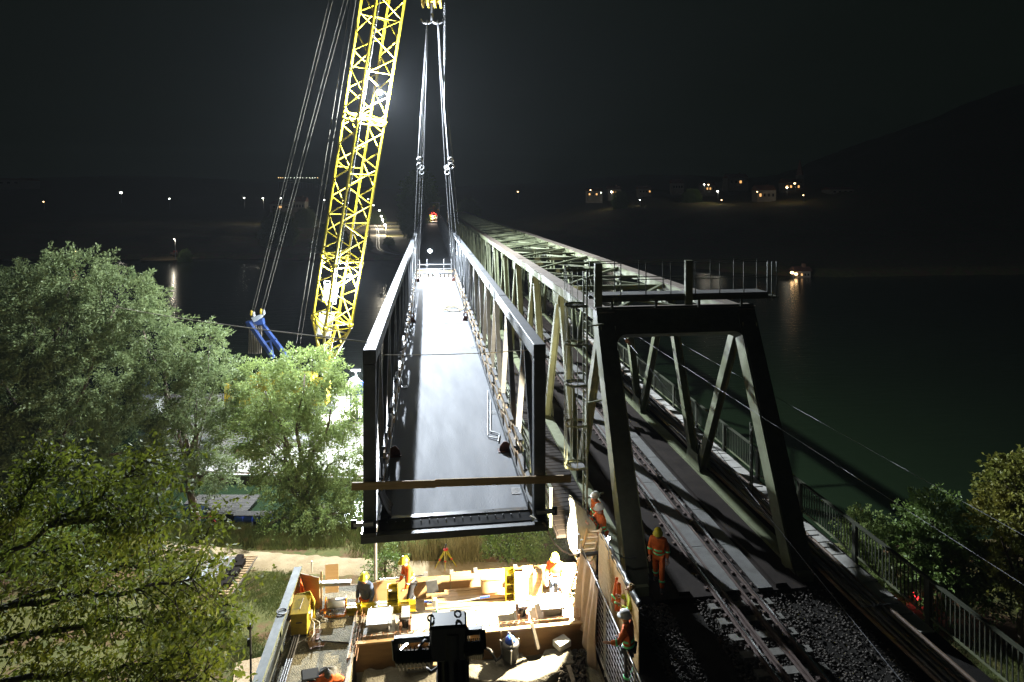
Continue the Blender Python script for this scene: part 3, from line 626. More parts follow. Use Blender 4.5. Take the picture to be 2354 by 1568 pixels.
# ballast stones
def stones(name, n, fn, smin, smax, m, parent=None):
    base = np.array([(1, 0, 0), (-1, 0, 0), (0, 1, 0), (0, -1, 0), (0, 0, 1), (0, 0, -1)], float)
    tri = np.array([(0, 2, 4), (2, 1, 4), (1, 3, 4), (3, 0, 4), (2, 0, 5), (1, 2, 5), (3, 1, 5), (0, 3, 5)])
    Vs = []; Ts = []
    for k in range(n):
        p = fn(); s = NR.uniform(smin, smax); v = base*NR.uniform(0.6, 1.2, (6, 1))*s*np.array([1, 1, 0.7]); a = NR.uniform(0, 6.28)
        rot = np.array([[math.cos(a), -math.sin(a), 0], [math.sin(a), math.cos(a), 0], [0, 0.3*math.sin(a), 1]])
        Vs.append(v@rot.T+np.array(p)); Ts.append(tri+6*k)
    return stuff(np_mesh(name, np.concatenate(Vs), np.concatenate(Ts), m, parent))
o = stones('ballast', 9000, lambda: (NR.choice([NR.uniform(TC-1.25, TC+1.3), NR.uniform(5.7, 6.7), NR.uniform(10.0, 11.7)], p=[.6, .24, .16]), NR.uniform(8.5, 16.9), -0.235+NR.uniform(-0.04, 0.05)), 0.03, 0.06, 'ballast')
tag(o, 'grey crushed stone ballast around the concrete sleepers', 'ballast')
# cable pipes lying along the right side
pipes = [(11.85+0.13*(k % 7)+0.02*(k//7), -0.05+0.12*(k//7)+0.0, 'pipe_plastic' if k % 3 else 'pipe_rust') for k in range(13)]
cb = thing('cable_ducts', (12.3, 12, -0.14), 'bundle of long cable ducts along the right side of the railway bridge', 'ducts')
for k, (L, z, m) in enumerate(pipes):
    b = MB(); pts = [Vector((L+0.05*math.sin(y*0.45+k)+(0.25*max(0, 16-y)*0.06), y, z+0.03*math.sin(y*0.7+2*k))) for y in np.arange(7, 62, 1.5)]
    b.tube(pts, 0.05 if k % 4 else 0.06, 7); b.build('duct', m, cb, smooth=True)
for y in (12, 15.5, 19, 22.5, 26, 29.5, 33, 36.5): bar('strap', (11.75, y, 0.14), (12.85, y, 0.14), 0.05, 0.02, 'black_steel', cb)
# ------------------------------------------------------------------ floating crane on its barge
ZB = -9.45
FOOT = W(768, 868, 54.4); UP_ = W(880, 0, 47.9); u = (UP_-W(771, 689, 52.7)).normalized()
A0 = W(771, 689, 52.7); BLEN = 62.0
cr = thing('crane', W(700, 960, 56), 'tall yellow lattice boom crane standing on the barge behind the trees', 'crane')
ex = Vector((CS, -SN, 0)); ex = (ex-u*ex.dot(u)).normalized(); ey = u.cross(ex)
HD = 1.70
def corner(k, s):                                           # s metres along the boom from A0, k corner index
    a = math.radians(-4+90*k); w = HD
    if s < -2.2: w = HD*max(0.12, 1+(s+2.2)/5.0)
    if s > 46: w = HD*max(0.2, 1-(s-46)/9.0*0.7)
    return A0+u*s+ex*(w*math.cos(a))+ey*(w*math.sin(a))
boom = bpy.data.objects.new('boom', None)
S0, S1 = -6.6, 52.0
for k in range(4):
    b = MB(); b.tube([corner(k, s) for s in (S0, -2.2, 46, S1)], 0.115, 10); b.build('boom_chord', 'yellow_paint', cr, smooth=True)
JT = [-2.0, 3.6, 15.6, 27.6, 39.6]
for f in range(4):
    k0, k1 = f, (f+1) % 4; s = S0+0.5; side = 1
    while s < 46:
        st = 1.5 if s > -2 else 1.1
        a, c_ = (k0, k1) if side else (k1, k0)
        rod('lacing', corner(a, s), corner(c_, s+st), 0.058 if s > -2 else 0.07, 'yellow_paint', cr, 8)
        s += st; side = 1-side
    for s in JT:
        for ds in (-0.22, 0.22): rod('section_frame', corner(k0, s+ds), corner(k1, s+ds), 0.065, 'yellow_paint', cr, 8)
    for s in (7.2, 11.3, 19.5, 23.6, 31.5): 
        if f in (1, 3): rod('batten', corner(k0, s), corner(k1, s+0.05), 0.05, 'yellow_paint', cr, 8)
for s in JT:
    rod('section_frame', corner(0, s), corner(2, s+0.3), 0.06, 'yellow_paint', cr, 8); rod('section_frame', corner(1, s), corner(3, s+0.3), 0.06, 'yellow_paint', cr, 8)
    for k in range(4): b = MB(); b.lathe(corner(k, s)-u*0.2, [(0.15, 0), (0.18, 0.05), (0.18, 0.35), (0.15, 0.4)], 10, axis=u); b.build('pin_joint', 'yellow_paint', cr, smooth=True)
# cable tray up the near chord
cn = min(range(4), key=lambda k: (corner(k, 5)-Vector((0, 0, CZ))).length)
off = ex*0.24
bar('cable_tray', corner(cn, -1)+off, corner(cn, 44)+off, 0.10, 0.06, 'galv', cr, up=ey)
for k in range(40): rod('tray_rung', corner(cn, k)+off-ex*0.1, corner(cn, k)+off+ex*0.07, 0.03, 'galv', cr, 6)
# white maintenance platforms inside the lower boom
for s, ln in ((-0.4, 1.9), (-3.6, 2.3)):
    c0 = (corner(0, s)+corner(2, s))/2-ex*0.55
    for d in (-0.6, 0.6): rod('platform_frame', c0+ex*d, c0+ex*d+u*ln, 0.04, 'white_paint', cr, 6)
    for q in np.linspace(0, ln, 5): rod('platform_frame', c0-ex*0.6+u*q, c0+ex*0.6+u*q, 0.03, 'white_paint', cr, 6)
    bar('platform', c0-ex*0.5+u*(ln*0.5)-ey*0.1, c0+ex*0.5+u*(ln*0.5)-ey*0.1, 0.03, ln*0.8, 'white_paint', cr, up=u)
# machine house, counterweight, crawler tracks (mostly behind the willow)
def P2(x, y, D): return W(x, y, D)
cb0 = W(655, 958, 57.5); ax = Vector((CS, -SN, 0)); ay = Vector((SN, CS, 0))
def cbox(name, dx, dy, z0, z1, w, d, m):
    b = MB(); b.box((cb0.x+ax.x*dx+ay.x*dy, cb0.y+ax.y*dx+ay.y*dy, (z0+z1)/2), (w, d, z1-z0), rz=-PSI); o = b.build(name, m, cr); md = o.modifiers.new('bevel', 'BEVEL'); md.width = 0.06; return o
cbox('machine_house', -0.3, 0.4, -7.6, -5.2, 5.6, 2.8, 'yellow_paint'); cbox('counterweight', -4.2, 0.4, -7.7, -5.6, 1.9, 3.2, 'yellow_dirty')
cbox('crawler_track', 0, -2.0, ZB, ZB+1.2, 7.6, 1.1, 'black_steel'); cbox('crawler_track', 0, 2.6, ZB, ZB+1.2, 7.6, 1.1, 'black_steel'); cbox('slew_base', 0, 0.3, ZB+0.6, -7.6, 3.0, 3.4, 'black_steel')
o = cbox('cab', 3.6, -1.0, -7.4, -5.2, 1.5, 1.6, 'yellow_paint'); 
b = MB(); b.box((cb0.x+ax.x*3.6+ay.x*-1.82, cb0.y+ax.y*3.6+ay.y*-1.82, -6.1), (1.2, 0.02, 1.0), rz=-PSI); b.build('cab_window', 'glass_dark', o)
cbox('railing', -0.3, -0.9, -5.2, -5.1, 5.4, 0.06, 'white_paint')
for k in range(3): rod('foot_strut', corner(k, S0), cb0+ax*4.2+Vector((0, 0, -7.0-cb0.z)), 0.1, 'yellow_paint', cr)
# blue derrick frame with sheave ropes
DF = 58.0
top = W(583, 742, DF)
for (xa, ya, xb, yb, dd_) in ((572, 742, 628, 822, -0.5), (600, 742, 660, 822, 0.6)):
    bar('derrick_leg', W(xa, ya, DF+dd_), W(xb, yb, DF+dd_-1.0), 0.30, 0.34, 'blue_paint', cr)
bar('derrick_head', W(568, 745, DF), W(606, 738, DF), 0.5, 0.55, 'blue_paint', cr)
for (xa, ya, xb, yb) in ((612, 786, 636, 780), (621, 783, 627, 812), (627, 783, 645, 800)): bar('derrick_brace', W(xa, ya, DF), W(xb, yb, DF), 0.12, 0.14, 'blue_paint', cr)
b = MB(); b.prism([W(577, 731, DF-.3), W(598, 723, DF-.3), W(602, 727, DF-.3), W(592, 737, DF-.3), W(583, 741, DF-.3)], (0.1, 0.3, 0)); b.build('head_plate', 'grey_plate', cr)
for k in range(8):
    x = 573+k*4.0; b = MB(); b.tube([W(580+k*2.5, 742, DF-.2), W(x, 752, DF-.3), W(x-1, 812, DF-.3)], 0.05, 6); b.build('reeving_rope', 'timber_grey', cr, smooth=True)
TIP = corner(0, S1)*0.25+corner(1, S1)*0.25+corner(2, S1)*0.25+corner(3, S1)*0.25
for k, (x, y) in enumerate(((578, 718), (583, 720), (600, 714), (606, 716))):
    p = W(x, y, DF-.3); rod('pendant_rope', p, TIP+ax*(-1.2+0.35*k+(0.8 if k > 1 else 0)), 0.022, 'rope_dark', cr, 6)
    b = MB(); b.lathe(p-Vector((0, 0, 0.35)), [(0.08, 0), (0.16, 0.15), (0.12, 0.4), (0.05, 0.55)], 8); b.build('rope_socket', 'yellow_dirty' if k % 2 == 0 else 'galv', cr, smooth=True)
for (xb, yb) in ((681, 790), (690, 790)): rod('hoist_rope', W(xb, yb, 55.0), corner(2, 44)+ax*((xb-681)*0.05-0.6), 0.02, 'rope_dark', cr, 6)
for (x0_, y0_, x1_, y1_) in ((840, 330, 700, 770),): pass
# hook block, slings, shackles
HK = W(993, 47, 50.5)
hb = thing('hook_block', HK, 'yellow crane hook block with steel hook above the footbridge', 'hook')
HB = HK+Vector((0, 0, 1.3))
b = MB(); b.box(HB+Vector((0, 0, 0.55)), (1.55, 0.55, 0.9), rz=-PSI); o = b.build('block_housing', 'yellow_paint', hb); md = o.modifiers.new('bevel', 'BEVEL'); md.width = 0.12; md.segments = 3
for d in (-0.75, -0.3, 0.25, 0.72):
    b = MB(); b.lathe(HB+ax*d+Vector((0, 0, 0.4))-ax*0.1, [(0.62, 0), (0.70, 0.03), (0.70, 0.17), (0.62, 0.2)], 18, axis=ax); b.build('sheave', 'yellow_dirty', hb, smooth=False)
rod('shank', HB+Vector((0, 0, 0.1)), HK+Vector((0, 0, 0.45)), 0.12, 'black_steel', hb)
b = MB(); pts = []
for s in (-1, 1):
    pts = [HK+Vector((0, 0, 0.5))]+[HK+ax*(s*(0.46-0.46*math.cos(a)))+Vector((0, 0, 0.10-0.36*math.sin(a))) for a in np.linspace(0.2, math.pi*1.02, 9)]
    b.tube(pts, 0.14, 8, r1=0.07)
b.build('hook', 'rope_steel', hb, smooth=True)
for d in (-0.55, -0.2, 0.2, 0.55): rod('fall_rope', HB+ax*d+Vector((0, 0, 0.9)), Vector((HB.x+ax.x*d, HB.y+ax.y*d, HB.z+22)), 0.03, 'rope_steel', hb, 6)
b = MB(); p = HK+ax*1.0+Vector((0, 0, 1.3)); 
for k in range(34): b.ring(p+Vector((0, 0, -0.15*k)), 0.075, 0.022, (1, 0, 0) if k % 2 else (0, 1, 0), 8, 4, sx=1, sy=1.3)
b.tube([p+Vector((0, 0, -5)), p+Vector((0, 0, -9.6))], 0.02, 5); tag(b.build('hanging_chain', 'rope_steel'), 'loose chain hanging down beside the crane hook', 'chain')
def sling(top, bot, two, label):
    t = thing('sling', bot, label, 'sling', 'lifting slings between hook and footbridge')
    d = (bot-top).normalized(); mid = top.lerp(bot, 0.53 if two else 0.55)
    sp = ax*0.2
    rod('upper_rope', top, mid-sp*0.8, 0.028, 'rope_steel', t, 6); rod('upper_rope', top+sp*0.3, mid+sp*0.8, 0.028, 'rope_steel', t, 6)
    b = MB(); b.ring(mid-d*0.05, 0.19, 0.06, ay, 14, 6); b.ring(mid+d*0.42, 0.19, 0.055, ay, 14, 6); b.tube([mid-sp*1.2-d*0.1, mid+sp*1.2-d*0.1], 0.055, 6); b.build('shackle', 'galv', t, smooth=True)
    rod('lower_rope', mid+d*0.5-sp*0.7, bot-sp*0.35, 0.028, 'rope_steel', t, 6); rod('lower_rope', mid+d*0.5+sp*0.7, bot+sp*0.35, 0.028, 'rope_steel', t, 6)
    b = MB(); b.ring(bot+Vector((0, 0, 0.02)), 0.14, 0.045, ay, 12, 6); b.build('bow_shackle', 'rust_lug', t, smooth=True)
hkp = HK+Vector((0, 0, 0.02))
for i_, (L, Y) in enumerate(LUGS[2:]):
    side = -1 if L < 0.5 else 1
    sling(hkp+ax*(side*0.42), Vector((L, Y, ZD+0.38)), True, ['left near', 'right near', 'left far', 'right far'][i_]+' wire rope sling from the crane hook to the deck')
# barge
bg_ = thing('barge', W(560, 1085, 47.3), 'dark hulled work barge with pale deck carrying the crane', 'barge')
cor = [W(372, 1110, 47.3), W(905, 1122, 46.2), W(905, 900, 66), W(372, 900, 66)]
cor = [Vector((p.x, p.y, 0)) for p in cor]
b = MB(); b.prism([p+Vector((0, 0, -10.9)) for p in cor], (0, 0, 1.38)); b.build('hull', 'hull', bg_)
b = MB(); b.prism([p+Vector((0, 0, -9.52)) for p in [cor[0].lerp(cor[2], .004), cor[1].lerp(cor[3], .004), cor[2].lerp(cor[0], .004), cor[3].lerp(cor[1], .004)]], (0, 0, 0.07)); b.build('deck', 'barge_deck', bg_)
for k in range(14):
    p = cor[0].lerp(cor[1], (k+0.5)/14)+Vector((0, 0.25, 0)); rod('bollard', p+Vector((0, 0, ZB)), p+Vector((0, 0, ZB+0.4)), 0.12, 'black_steel', bg_)
bar('rubbing_strake', cor[0]+Vector((0, -0.06, -9.62)), cor[1]+Vector((0, -0.06, -9.62)), 0.1, 0.12, 'white_paint', bg_)
# things on the barge
wn = thing('winch', W(822, 912, 57.5), 'winch with large white drum and blue frame on the barge deck', 'winch')
p = WZ(815, 905, ZB); p = W(815, 890, 58)
for (x, y, r) in ((812, 885, 0.62), (826, 892, 0.55)):
    c = W(x, y, 58); b = MB(); b.lathe(c-ay*0.4, [(r, 0), (r, 0.06), (r*0.55, 0.07), (r*0.55, 0.75), (r, 0.76), (r, 0.82)], 20, axis=ay); b.build('drum', 'white_paint' if x < 820 else 'blue_paint', wn, smooth=False)
for (x, y) in ((806, 905), (820, 905), (834, 905)): c = W(x, y, 58); bar('frame_leg', c, Vector((c.x, c.y, ZB)), 0.14, 0.14, 'blue_paint', wn)
bar('frame_beam', W(804, 903, 57.8), W(837, 905, 57.8), 0.2, 0.2, 'blue_paint', wn)
bar('winch_base', Vector((*W(804, 903, 57.8).xy, ZB+0.1)), Vector((*W(837, 905, 57.8).xy, ZB+0.1)), 0.5, 0.2, 'black_steel', wn)
rr = random.Random(21)
for k, (x, y, w, h, m, lab) in enumerate(((350, 930, 2.2, 1.6, 'white_paint', 'white site cabin glimpsed through the leaves of the left willow'), (420, 1000, 1.5, 0.9, 'white_paint', 'white tool crate on the barge behind the left willow'), (470, 1015, 1.6, 0.7, 'galv', 'grey steel crate on the barge between the willows'), (575, 1020, 1.9, 0.7, 'timber', 'timber crate on the barge near its edge'), (690, 1000, 2.2, 0.6, 'white_paint', 'low white crate behind the right willow'), (320, 880, 1.6, 1.4, 'blue_paint', 'blue container box at the back of the barge'))):
    p = WZ(x, y+20, ZB); t = thing('deck_crate' if k else 'site_cabin', (p.x, p.y, ZB), lab, 'cabin' if k == 0 else 'crate')
    b = MB(); b.box((p.x, p.y, ZB+h/2+0.05), (w, w*0.7, h), rz=rr.uniform(-.4, .1)); o = b.build('body', m, t); md = o.modifiers.new('bevel', 'BEVEL'); md.width = 0.04
    b = MB(); b.box((p.x, p.y, ZB+h+0.09), (w+0.08, w*0.7+0.08, 0.08), rz=0); b.build('lid', 'galv', t)
# ---- lamps on the boom and barge
def flood(name, p, power, label, aim, size=0.24, radius=0.2, col=(0.84, 0.92, 1.0)):
    t = thing(name, p, label, 'lamp')
    d = (Vector(aim)-p).normalized(); x, y, z = frame(d)
    b = MB(); b.lathe(p-d*0.35, [(size*0.35, 0), (size, 0.3), (size*1.05, 0.34)], 12, axis=d); b.build('lamp_housing', 'galv', t, smooth=True)
    b = MB(); b.lathe(p+d*0.0, [(size*0.9, 0), (size*0.9, 0.012)], 12, axis=d); b.build('lamp_glass', 'lamp_white', t)
    lamp_light('lamp_light', p+d*0.12, power, col, t, radius)
    return t
pb = W(872, 213, 48.2); flood('boom_lamp', pb, POWER_BOOM, 'bright white floodlight high inside the crane boom', Vector((1.5, 22, 3)))
pl_ = W(803, 634, 51.5); flood('boom_lamp', pl_, POWER_BOOM_LOW, 'white floodlight hanging low on the right side of the crane boom', pl_+Vector((0.2, -0.5, -1)), 0.25)
pf = W(988, 577, 65.5); flood('scaffold_lamp', pf, POWER_FAR, 'glaring white lamp on the scaffold at the far end of the deck', Vector((0.6, 40, 3.2)), 0.2, 0.1)
t = thing('barge_lamp', WZ(820, 930, ZB), 'white lamp on a thin pole on the barge beside the footbridge', 'lamp')
p0 = W(818, 850, 58.5); rod('pole', Vector((p0.x, p0.y, ZB)), p0, 0.06, 'white_paint', t)
b = MB(); b.box(p0, (0.9, 0.3, 0.12), rz=-PSI); b.build('lamp_head', 'galv', t); b = MB(); b.box(p0-Vector((0, 0, 0.08)), (0.8, 0.25, 0.03), rz=-PSI); b.build('lamp_glass', 'lamp_white', t)
lamp_light('lamp_light', p0-Vector((0, 0, 0.3)), POWER_BARGE, (0.9, 0.95, 1.0), t, 0.25)
# floating walkway with blue floats
pw = thing('pontoon_walkway', WZ(500, 1170, -9.95), 'grey plank pontoon walkway on blue floats by the bank', 'pontoon')
q0, q1, q2, q3 = WZ(440, 1137, -9.85), WZ(600, 1137, -9.85), WZ(560, 1182, -9.85), WZ(500, 1182, -9.85)
for k in range(12):
    ta, tb = k/12, (k+0.88)/12
    b = MB(); b.prism([q0.lerp(q3, ta), q1.lerp(q2, ta), q1.lerp(q2, tb), q0.lerp(q3, tb)], (0, 0, -0.06)); b.build('plank', 'timber_shaded', pw)
for (xa, xb, y) in ((427, 490, 1164), (540, 626, 1191)):
    a = WZ(xa, y, -10.15); c_ = WZ(xb, y, -10.15)
    for k in range(4):
        p = a.lerp(c_, (k+0.06)/4); p2 = a.lerp(c_, (k+0.94)/4); rod('float', p, p2, 0.27, 'blue_float', pw, 12)
    bar('float_beam', a+Vector((0, 0, 0.3)), c_+Vector((0, 0, 0.3)), 0.6, 0.06, 'timber_shaded', pw)
for (x, lab) in ((453, 'wooden mooring post on the bank, left of the pair'), (480, 'wooden mooring post on the bank, right of the pair')):
    p = WZ(x, 1216, -9.6); t = thing('mooring_post', p, lab, 'post', 'mooring posts by the pontoon'); b = MB(); b.lathe(p-Vector((0, 0, 0.5)), [(0.09, 0), (0.085, 1.5), (0.06, 1.58)], 8); b.build('post', 'brown_block', t); rod('cap', p+Vector((0, 0, 1.05)), p+Vector((0, 0, 1.12)), 0.09, 'white_paint', t)
rope('barrier_chain', sag(WZ(453, 1216, -9.6)+Vector((0, 0, 0.95)), WZ(480, 1216, -9.6)+Vector((0, 0, 0.95)), 0.25)+[WZ(478, 1222, -9.6)+Vector((0.5, 0, 0.5))], 0.03, 'red_paint', 'red and white barrier chain between the mooring posts', 'chain')
# ------------------------------------------------------------------ bearing bench, formwork and the building site at the near end
YF = 17.6; ZBN = -1.2; ZTR = -2.0; YW = 20.75; BL, BR = -2.0, 4.5
bench = thing('abutment_bench', (1.2, YF, -3), 'pale concrete bearing bench lit white under the end of the footbridge', 'abutment')
b = MB(); b.box2((BL, YF+0.06, -9.2), (BR, 18.95, ZBN)); b.build('bench', 'concrete_new', bench)
b = MB(); b.box2((BL, 18.95, -9.2), (BR, YW, ZTR)); b.build('trench_floor', 'concrete', bench)
b = MB(); b.box2((-4.25, 9.05, -9.2), (BL-0.06, 20.5, ZBN)); pad = b.build('pad', 'concrete_wet', bench)
b = MB(); b.box2((BL-0.05, 9.05, -9.2), (BR+0.2, YF-0.4, -3.2)); b.build('pit_floor', 'concrete_wet', bench)
bar('pad_edge', (BL-0.10, 9.1, ZBN+0.01), (BL-0.10, 17.5, ZBN+0.01), 0.10, 0.06, 'concrete', bench)
# back wall of plywood panels
pw_ = thing('plywood_wall', (1.2, YW, ZTR), 'bright plywood formwork wall behind the bearing trench', 'formwork')
xs = [-2.6, -1.72, 0.72, 2.95, 3.55, 5.0]
for k in range(len(xs)-1):
    zt = [-1.32, -1.28, -1.18, -1.2, -1.18][k]
    bar('panel', ((xs[k]+xs[k+1])/2, YW+0.02*(k % 2), ZTR), ((xs[k]+xs[k+1])/2, YW+0.02*(k % 2), zt), xs[k+1]-xs[k]-0.012, 0.024, 'plywood' if k != 3 else 'plywood_dark', pw_, up=(0, 1, 0))
for L in (-0.1, 0.75, 1.55, 2.9): block('clamp', (L, YW-0.02, -1.15), (0.12, 0.10, 0.10), 'galv', pw_)
bar('top_pipe', (-1.6, YW+0.08, -1.27), (-0.1, YW+0.08, -1.25), 0.03, 0.03, 'galv', pw_)
# left plywood box wall with jacket
t = thing('plywood_panel', (-3.1, 19.6, ZBN), 'tall plywood panel standing at the left end of the trench', 'panel')
q = [WY(690, 1303, 19.6), WY(737, 1300, 19.55), WY(745, 1394, 19.3), WY(693, 1385, 19.6)]
b = MB(); b.prism([Vector((q[0].x, 19.55, -0.12)), Vector((q[1].x, 19.25, -0.12)), Vector((q[1].x+0.03, 19.25, ZBN)), Vector((q[0].x, 19.55, ZBN))], (0.012, 0.02, 0)); b.build('board', 'plywood', t)
b = MB(); b.prism([Vector((q[0].x-0.01, 19.52, -0.12)), Vector((q[0].x-0.16, 18.9, -0.14)), Vector((q[0].x-0.16, 18.9, ZBN)), Vector((q[0].x-0.01, 19.52, ZBN))], (-0.02, 0.004, 0)); b.build('board', 'plywood', t)
block('batten', (q[1].x+0.06, 19.3, -0.6), (0.05, 0.06, 1.3), 'timber', t)
bar('steel_channel', (q[1].x+0.02, 19.22, -0.28), (q[1].x+0.95, 19.15, -0.28), 0.14, 0.10, 'galv', t)
bar('short_board', (q[1].x+0.28, 19.9, -0.1), (q[1].x+0.28, 19.9, -1.0), 0.4, 0.03, 'plywood', t, up=(0, 1, 0))
rod('tie_rod', (q[0].x+0.32, 19.7, -0.2), (q[0].x+0.32, 19.7, 0.14), 0.025, 'galv', t)
def cloth(name, fn, nu, nv, m, label, cat, th=0.012, parent=None):
    b = MB()
    for i_ in range(nu+1):
        for j_ in range(nv+1): b.v.append(tuple(fn(i_/nu, j_/nv)))
    for i_ in range(nu):
        for j_ in range(nv): a = i_*(nv+1)+j_; b.f.append((a, a+nv+1, a+nv+2, a+1))
    o = b.build(name, m, parent, smooth=True); md = o.modifiers.new('thickness', 'SOLIDIFY'); md.thickness = th
    return tag(o, label, cat) if label else o
jx = q[0].x
jk = thing('hanging_jacket', (jx+0.2, 19.4, -0.6), 'orange high visibility jacket hanging on the plywood panel', 'jacket')
cloth('jacket_body', lambda u_, v: (jx+0.02+(0.08+0.34*v**0.8)*u_+0.01*math.sin(9*v), 19.47-0.22*u_-0.09*math.sin(u_*9)*(0.3+v)-0.05, -0.14-0.98*v+0.04*math.sin(5*u_)), 14, 12, 'hivis_orange', None, None, parent=jk)
for v in (0.55, 0.74): cloth('reflective_band', lambda u_, w_, v=v: (jx+0.02+(0.08+0.34*v**0.8)*u_+0.01*math.sin(9*v), 19.47-0.22*u_-0.09*math.sin(u_*9)*(0.3+v)-0.066, -0.14-0.98*(v+w_*0.05)+0.04*math.sin(5*u_)), 14, 1, 'reflector_grey', None, None, parent=jk)
# front formwork
fw = thing('front_formwork', (1.2, YF, -1.8), 'brown plywood formwork with timber top edge along the front of the bench', 'formwork')
for k, (a, c_) in enumerate(((BL-0.02, -0.4), (-0.4, 2.05), (2.05, BR+0.05))):
    bar('panel', ((a+c_)/2, YF, -1.85), ((a+c_)/2, YF, -1.08), c_-a-0.01, 0.027, 'plywood_dark', fw, up=(0, 1, 0))
    bar('top_board', (a, YF+0.01, -1.06), (c_-0.01, YF+0.01, -1.06), 0.12, 0.05, 'timber', fw)
for (x, y0_, x1, y1_) in ((920, 1458, 915, 1500), (1222, 1432, 1237, 1492), (1076, 1447, 1075, 1508)):
    a = WY(x, y0_, YF-0.08); c_ = WY(x1, y1_, 17.25); bar('prop', a, c_, 0.09, 0.06, 'timber_grey', fw)
# rebar
rb = thing('rebar_row', (1.2, 17.8, ZBN), 'row of bent reinforcing bars sticking up along the bench edge', 'rebar')
b = MB(); b.tube([(-0.06, 0, 0), (-0.02, 0, 0.22), (0.0, 0, 0.24), (0.015, 0.1, 0.24), (0.06, 0.14, 0)], 0.009, 5); me_r = b.mesh('stirrup'); me_r.materials.append(MATS['rebar'])
for k in range(38): piece('stirrup', me_r, Matrix.Translation((BL+0.2+k*0.168+R.uniform(-.02, .02), 17.72+R.uniform(-.02, .02), ZBN)) @ Matrix.Rotation(R.uniform(-.5, .5), 4, 'Z') @ Matrix.Rotation(R.uniform(-.12, .12), 4, 'Y'), rb)
for (y, z) in ((17.74, ZBN+0.22), (17.84, ZBN+0.2)): rod('tie_bar', (BL+0.1, y, z), (BR-0.2, y, z+0.01), 0.007, 'rebar', rb, 6)
cg = thing('rebar_cage', (-2.0, 18.2, ZBN), 'long reinforcing bar cage at the left edge of the bench', 'rebar')
for k in range(9):
    y = 17.2+k*0.24; b = MB(); b.tube([(-2.14, y, ZBN-0.0), (-2.14, y, ZBN+0.2), (-1.98, y+0.03, ZBN+0.22), (-1.94, y, ZBN)], 0.008, 5); b.build('stirrup', 'rebar', cg)
for (dx, z) in ((-2.14, 0.2), (-1.98, 0.22), (-2.06, 0.06), (-1.93, 0.1)): rod('long_bar', (dx, 17.0, ZBN+z), (dx+0.02, 19.3, ZBN+z), 0.009, 'rebar', cg, 6)
block('grout_edge', (-2.16, 18.3, ZBN+0.03), (0.10, 2.2, 0.06), 'concrete_new', cg)
cg = thing('rebar_cage', (4.2, 18.2, ZBN), 'tangle of reinforcing bars at the right end of the bench', 'rebar')
for k in range(10):
    y = 17.75+k*0.16; b = MB(); b.tube([(4.1, y, ZBN), (4.1, y, ZBN+0.3), (4.35, y+0.03, ZBN+0.32), (4.36, y, ZBN)], 0.008, 5); b.build('stirrup', 'rebar', cg)
for (dx, z) in ((4.1, 0.3), (4.35, 0.3), (4.2, 0.12)): rod('long_bar', (dx, 17.6, ZBN+z), (dx+0.03, 19.6, ZBN+z), 0.009, 'rebar', cg, 6)
# bearings
def bearing(x, y, lab, plate, w):
    p = WZ(x, y, ZBN); p.y = 18.25; t = thing('bridge_bearing', (p.x, p.y, ZBN), lab, 'bearing')
    b = MB(); b.prism([(p.x-w/2-0.08, p.y-0.42, ZBN), (p.x+w/2+0.08, p.y-0.42, ZBN), (p.x+w/2+0.08, p.y+0.42, ZBN), (p.x-w/2-0.08, p.y+0.42, ZBN)], (0, 0, 0.16)); o = b.build('plinth', 'concrete_new', t)
    block('bearing_pot', (p.x, p.y, ZBN+0.26), (w*0.8, 0.5, 0.2), 'grey_plate' if plate else 'brown_block', t)
    block('top_plate', (p.x, p.y, ZBN+0.40), (w, 0.72, 0.07), 'grey_plate' if plate else 'brown_block', t)
    for sx in (-1, 1):
        for sy in (-1, 1): rod('anchor_bolt', (p.x+sx*w*0.38, p.y+sy*0.3, ZBN+0.1), (p.x+sx*w*0.38, p.y+sy*0.3, ZBN+0.5), 0.018, 'galv', t, 6)
    return p
bearing(876, 1420, 'grey steel bridge bearing with square top plate on the left of the bench', True, 0.72)
bearing(1262, 1400, 'white lit bridge bearing at the right end of the bench', True, 0.72)
def jackb(x, lab):
    p = WZ(x, 1420, ZBN); p.y = 18.2; t = thing('support_stack', (p.x, p.y, ZBN), lab, 'support')
    b = MB(); b.box((p.x, p.y, ZBN+0.05), (0.44, 0.62, 0.10)); b.build('base', 'white_paint', t)
    for s in (-1, 1): block('side_block', (p.x+s*0.13, p.y, ZBN+0.2), (0.07, 0.5, 0.2), 'brown_block', t)
    rod('jack', (p.x, p.y, ZBN+0.1), (p.x, p.y, ZBN+0.34), 0.09, 'black_steel', t, 12)
    block('crosshead', (p.x, p.y+0.02, ZBN+0.36), (0.36, 0.12, 0.07), 'brown_block', t); block('cap_plate', (p.x, p.y+0.1, ZBN+0.43), (0.24, 0.5, 0.06), 'grey_plate', t)
jackb(933, 'brown hydraulic jack support right of the left bearing'); jackb(1199, 'brown hydraulic jack support left of the white lit bearing')
def bracket(x, yb, w, h, lab, horiz=False):
    p = WZ(x, yb, ZTR+0.9); p.y = 19.25; z0 = ZTR
    t = thing('steel_bracket', (p.x, p.y, z0), lab, 'bracket')
    hh = h
    block('web', (p.x, p.y+0.12, z0+hh/2), (w, 0.025, hh), 'yellow_paint', t)
    for s in (-1, 1): block('flange', (p.x+s*w/2, p.y, z0+hh/2), (0.025, 0.26, hh+0.01), 'yellow_paint', t)
    for k in range(6): block('stiffener', (p.x, p.y, z0+0.1+k*(hh-0.2)/5), (w-0.03, 0.22, 0.02), 'yellow_paint', t)
bracket(903, 1385, 0.30, 1.45, 'tall yellow stiffened steel bracket beside the worker in blue'); bracket(1176, 1388, 0.27, 1.65, 'tall yellow stiffened steel bracket in the bright right half of the trench')
t = thing('yellow_beam', (-1.0, 19.1, ZTR), 'yellow steel cross beam lying along the trench', 'beam')
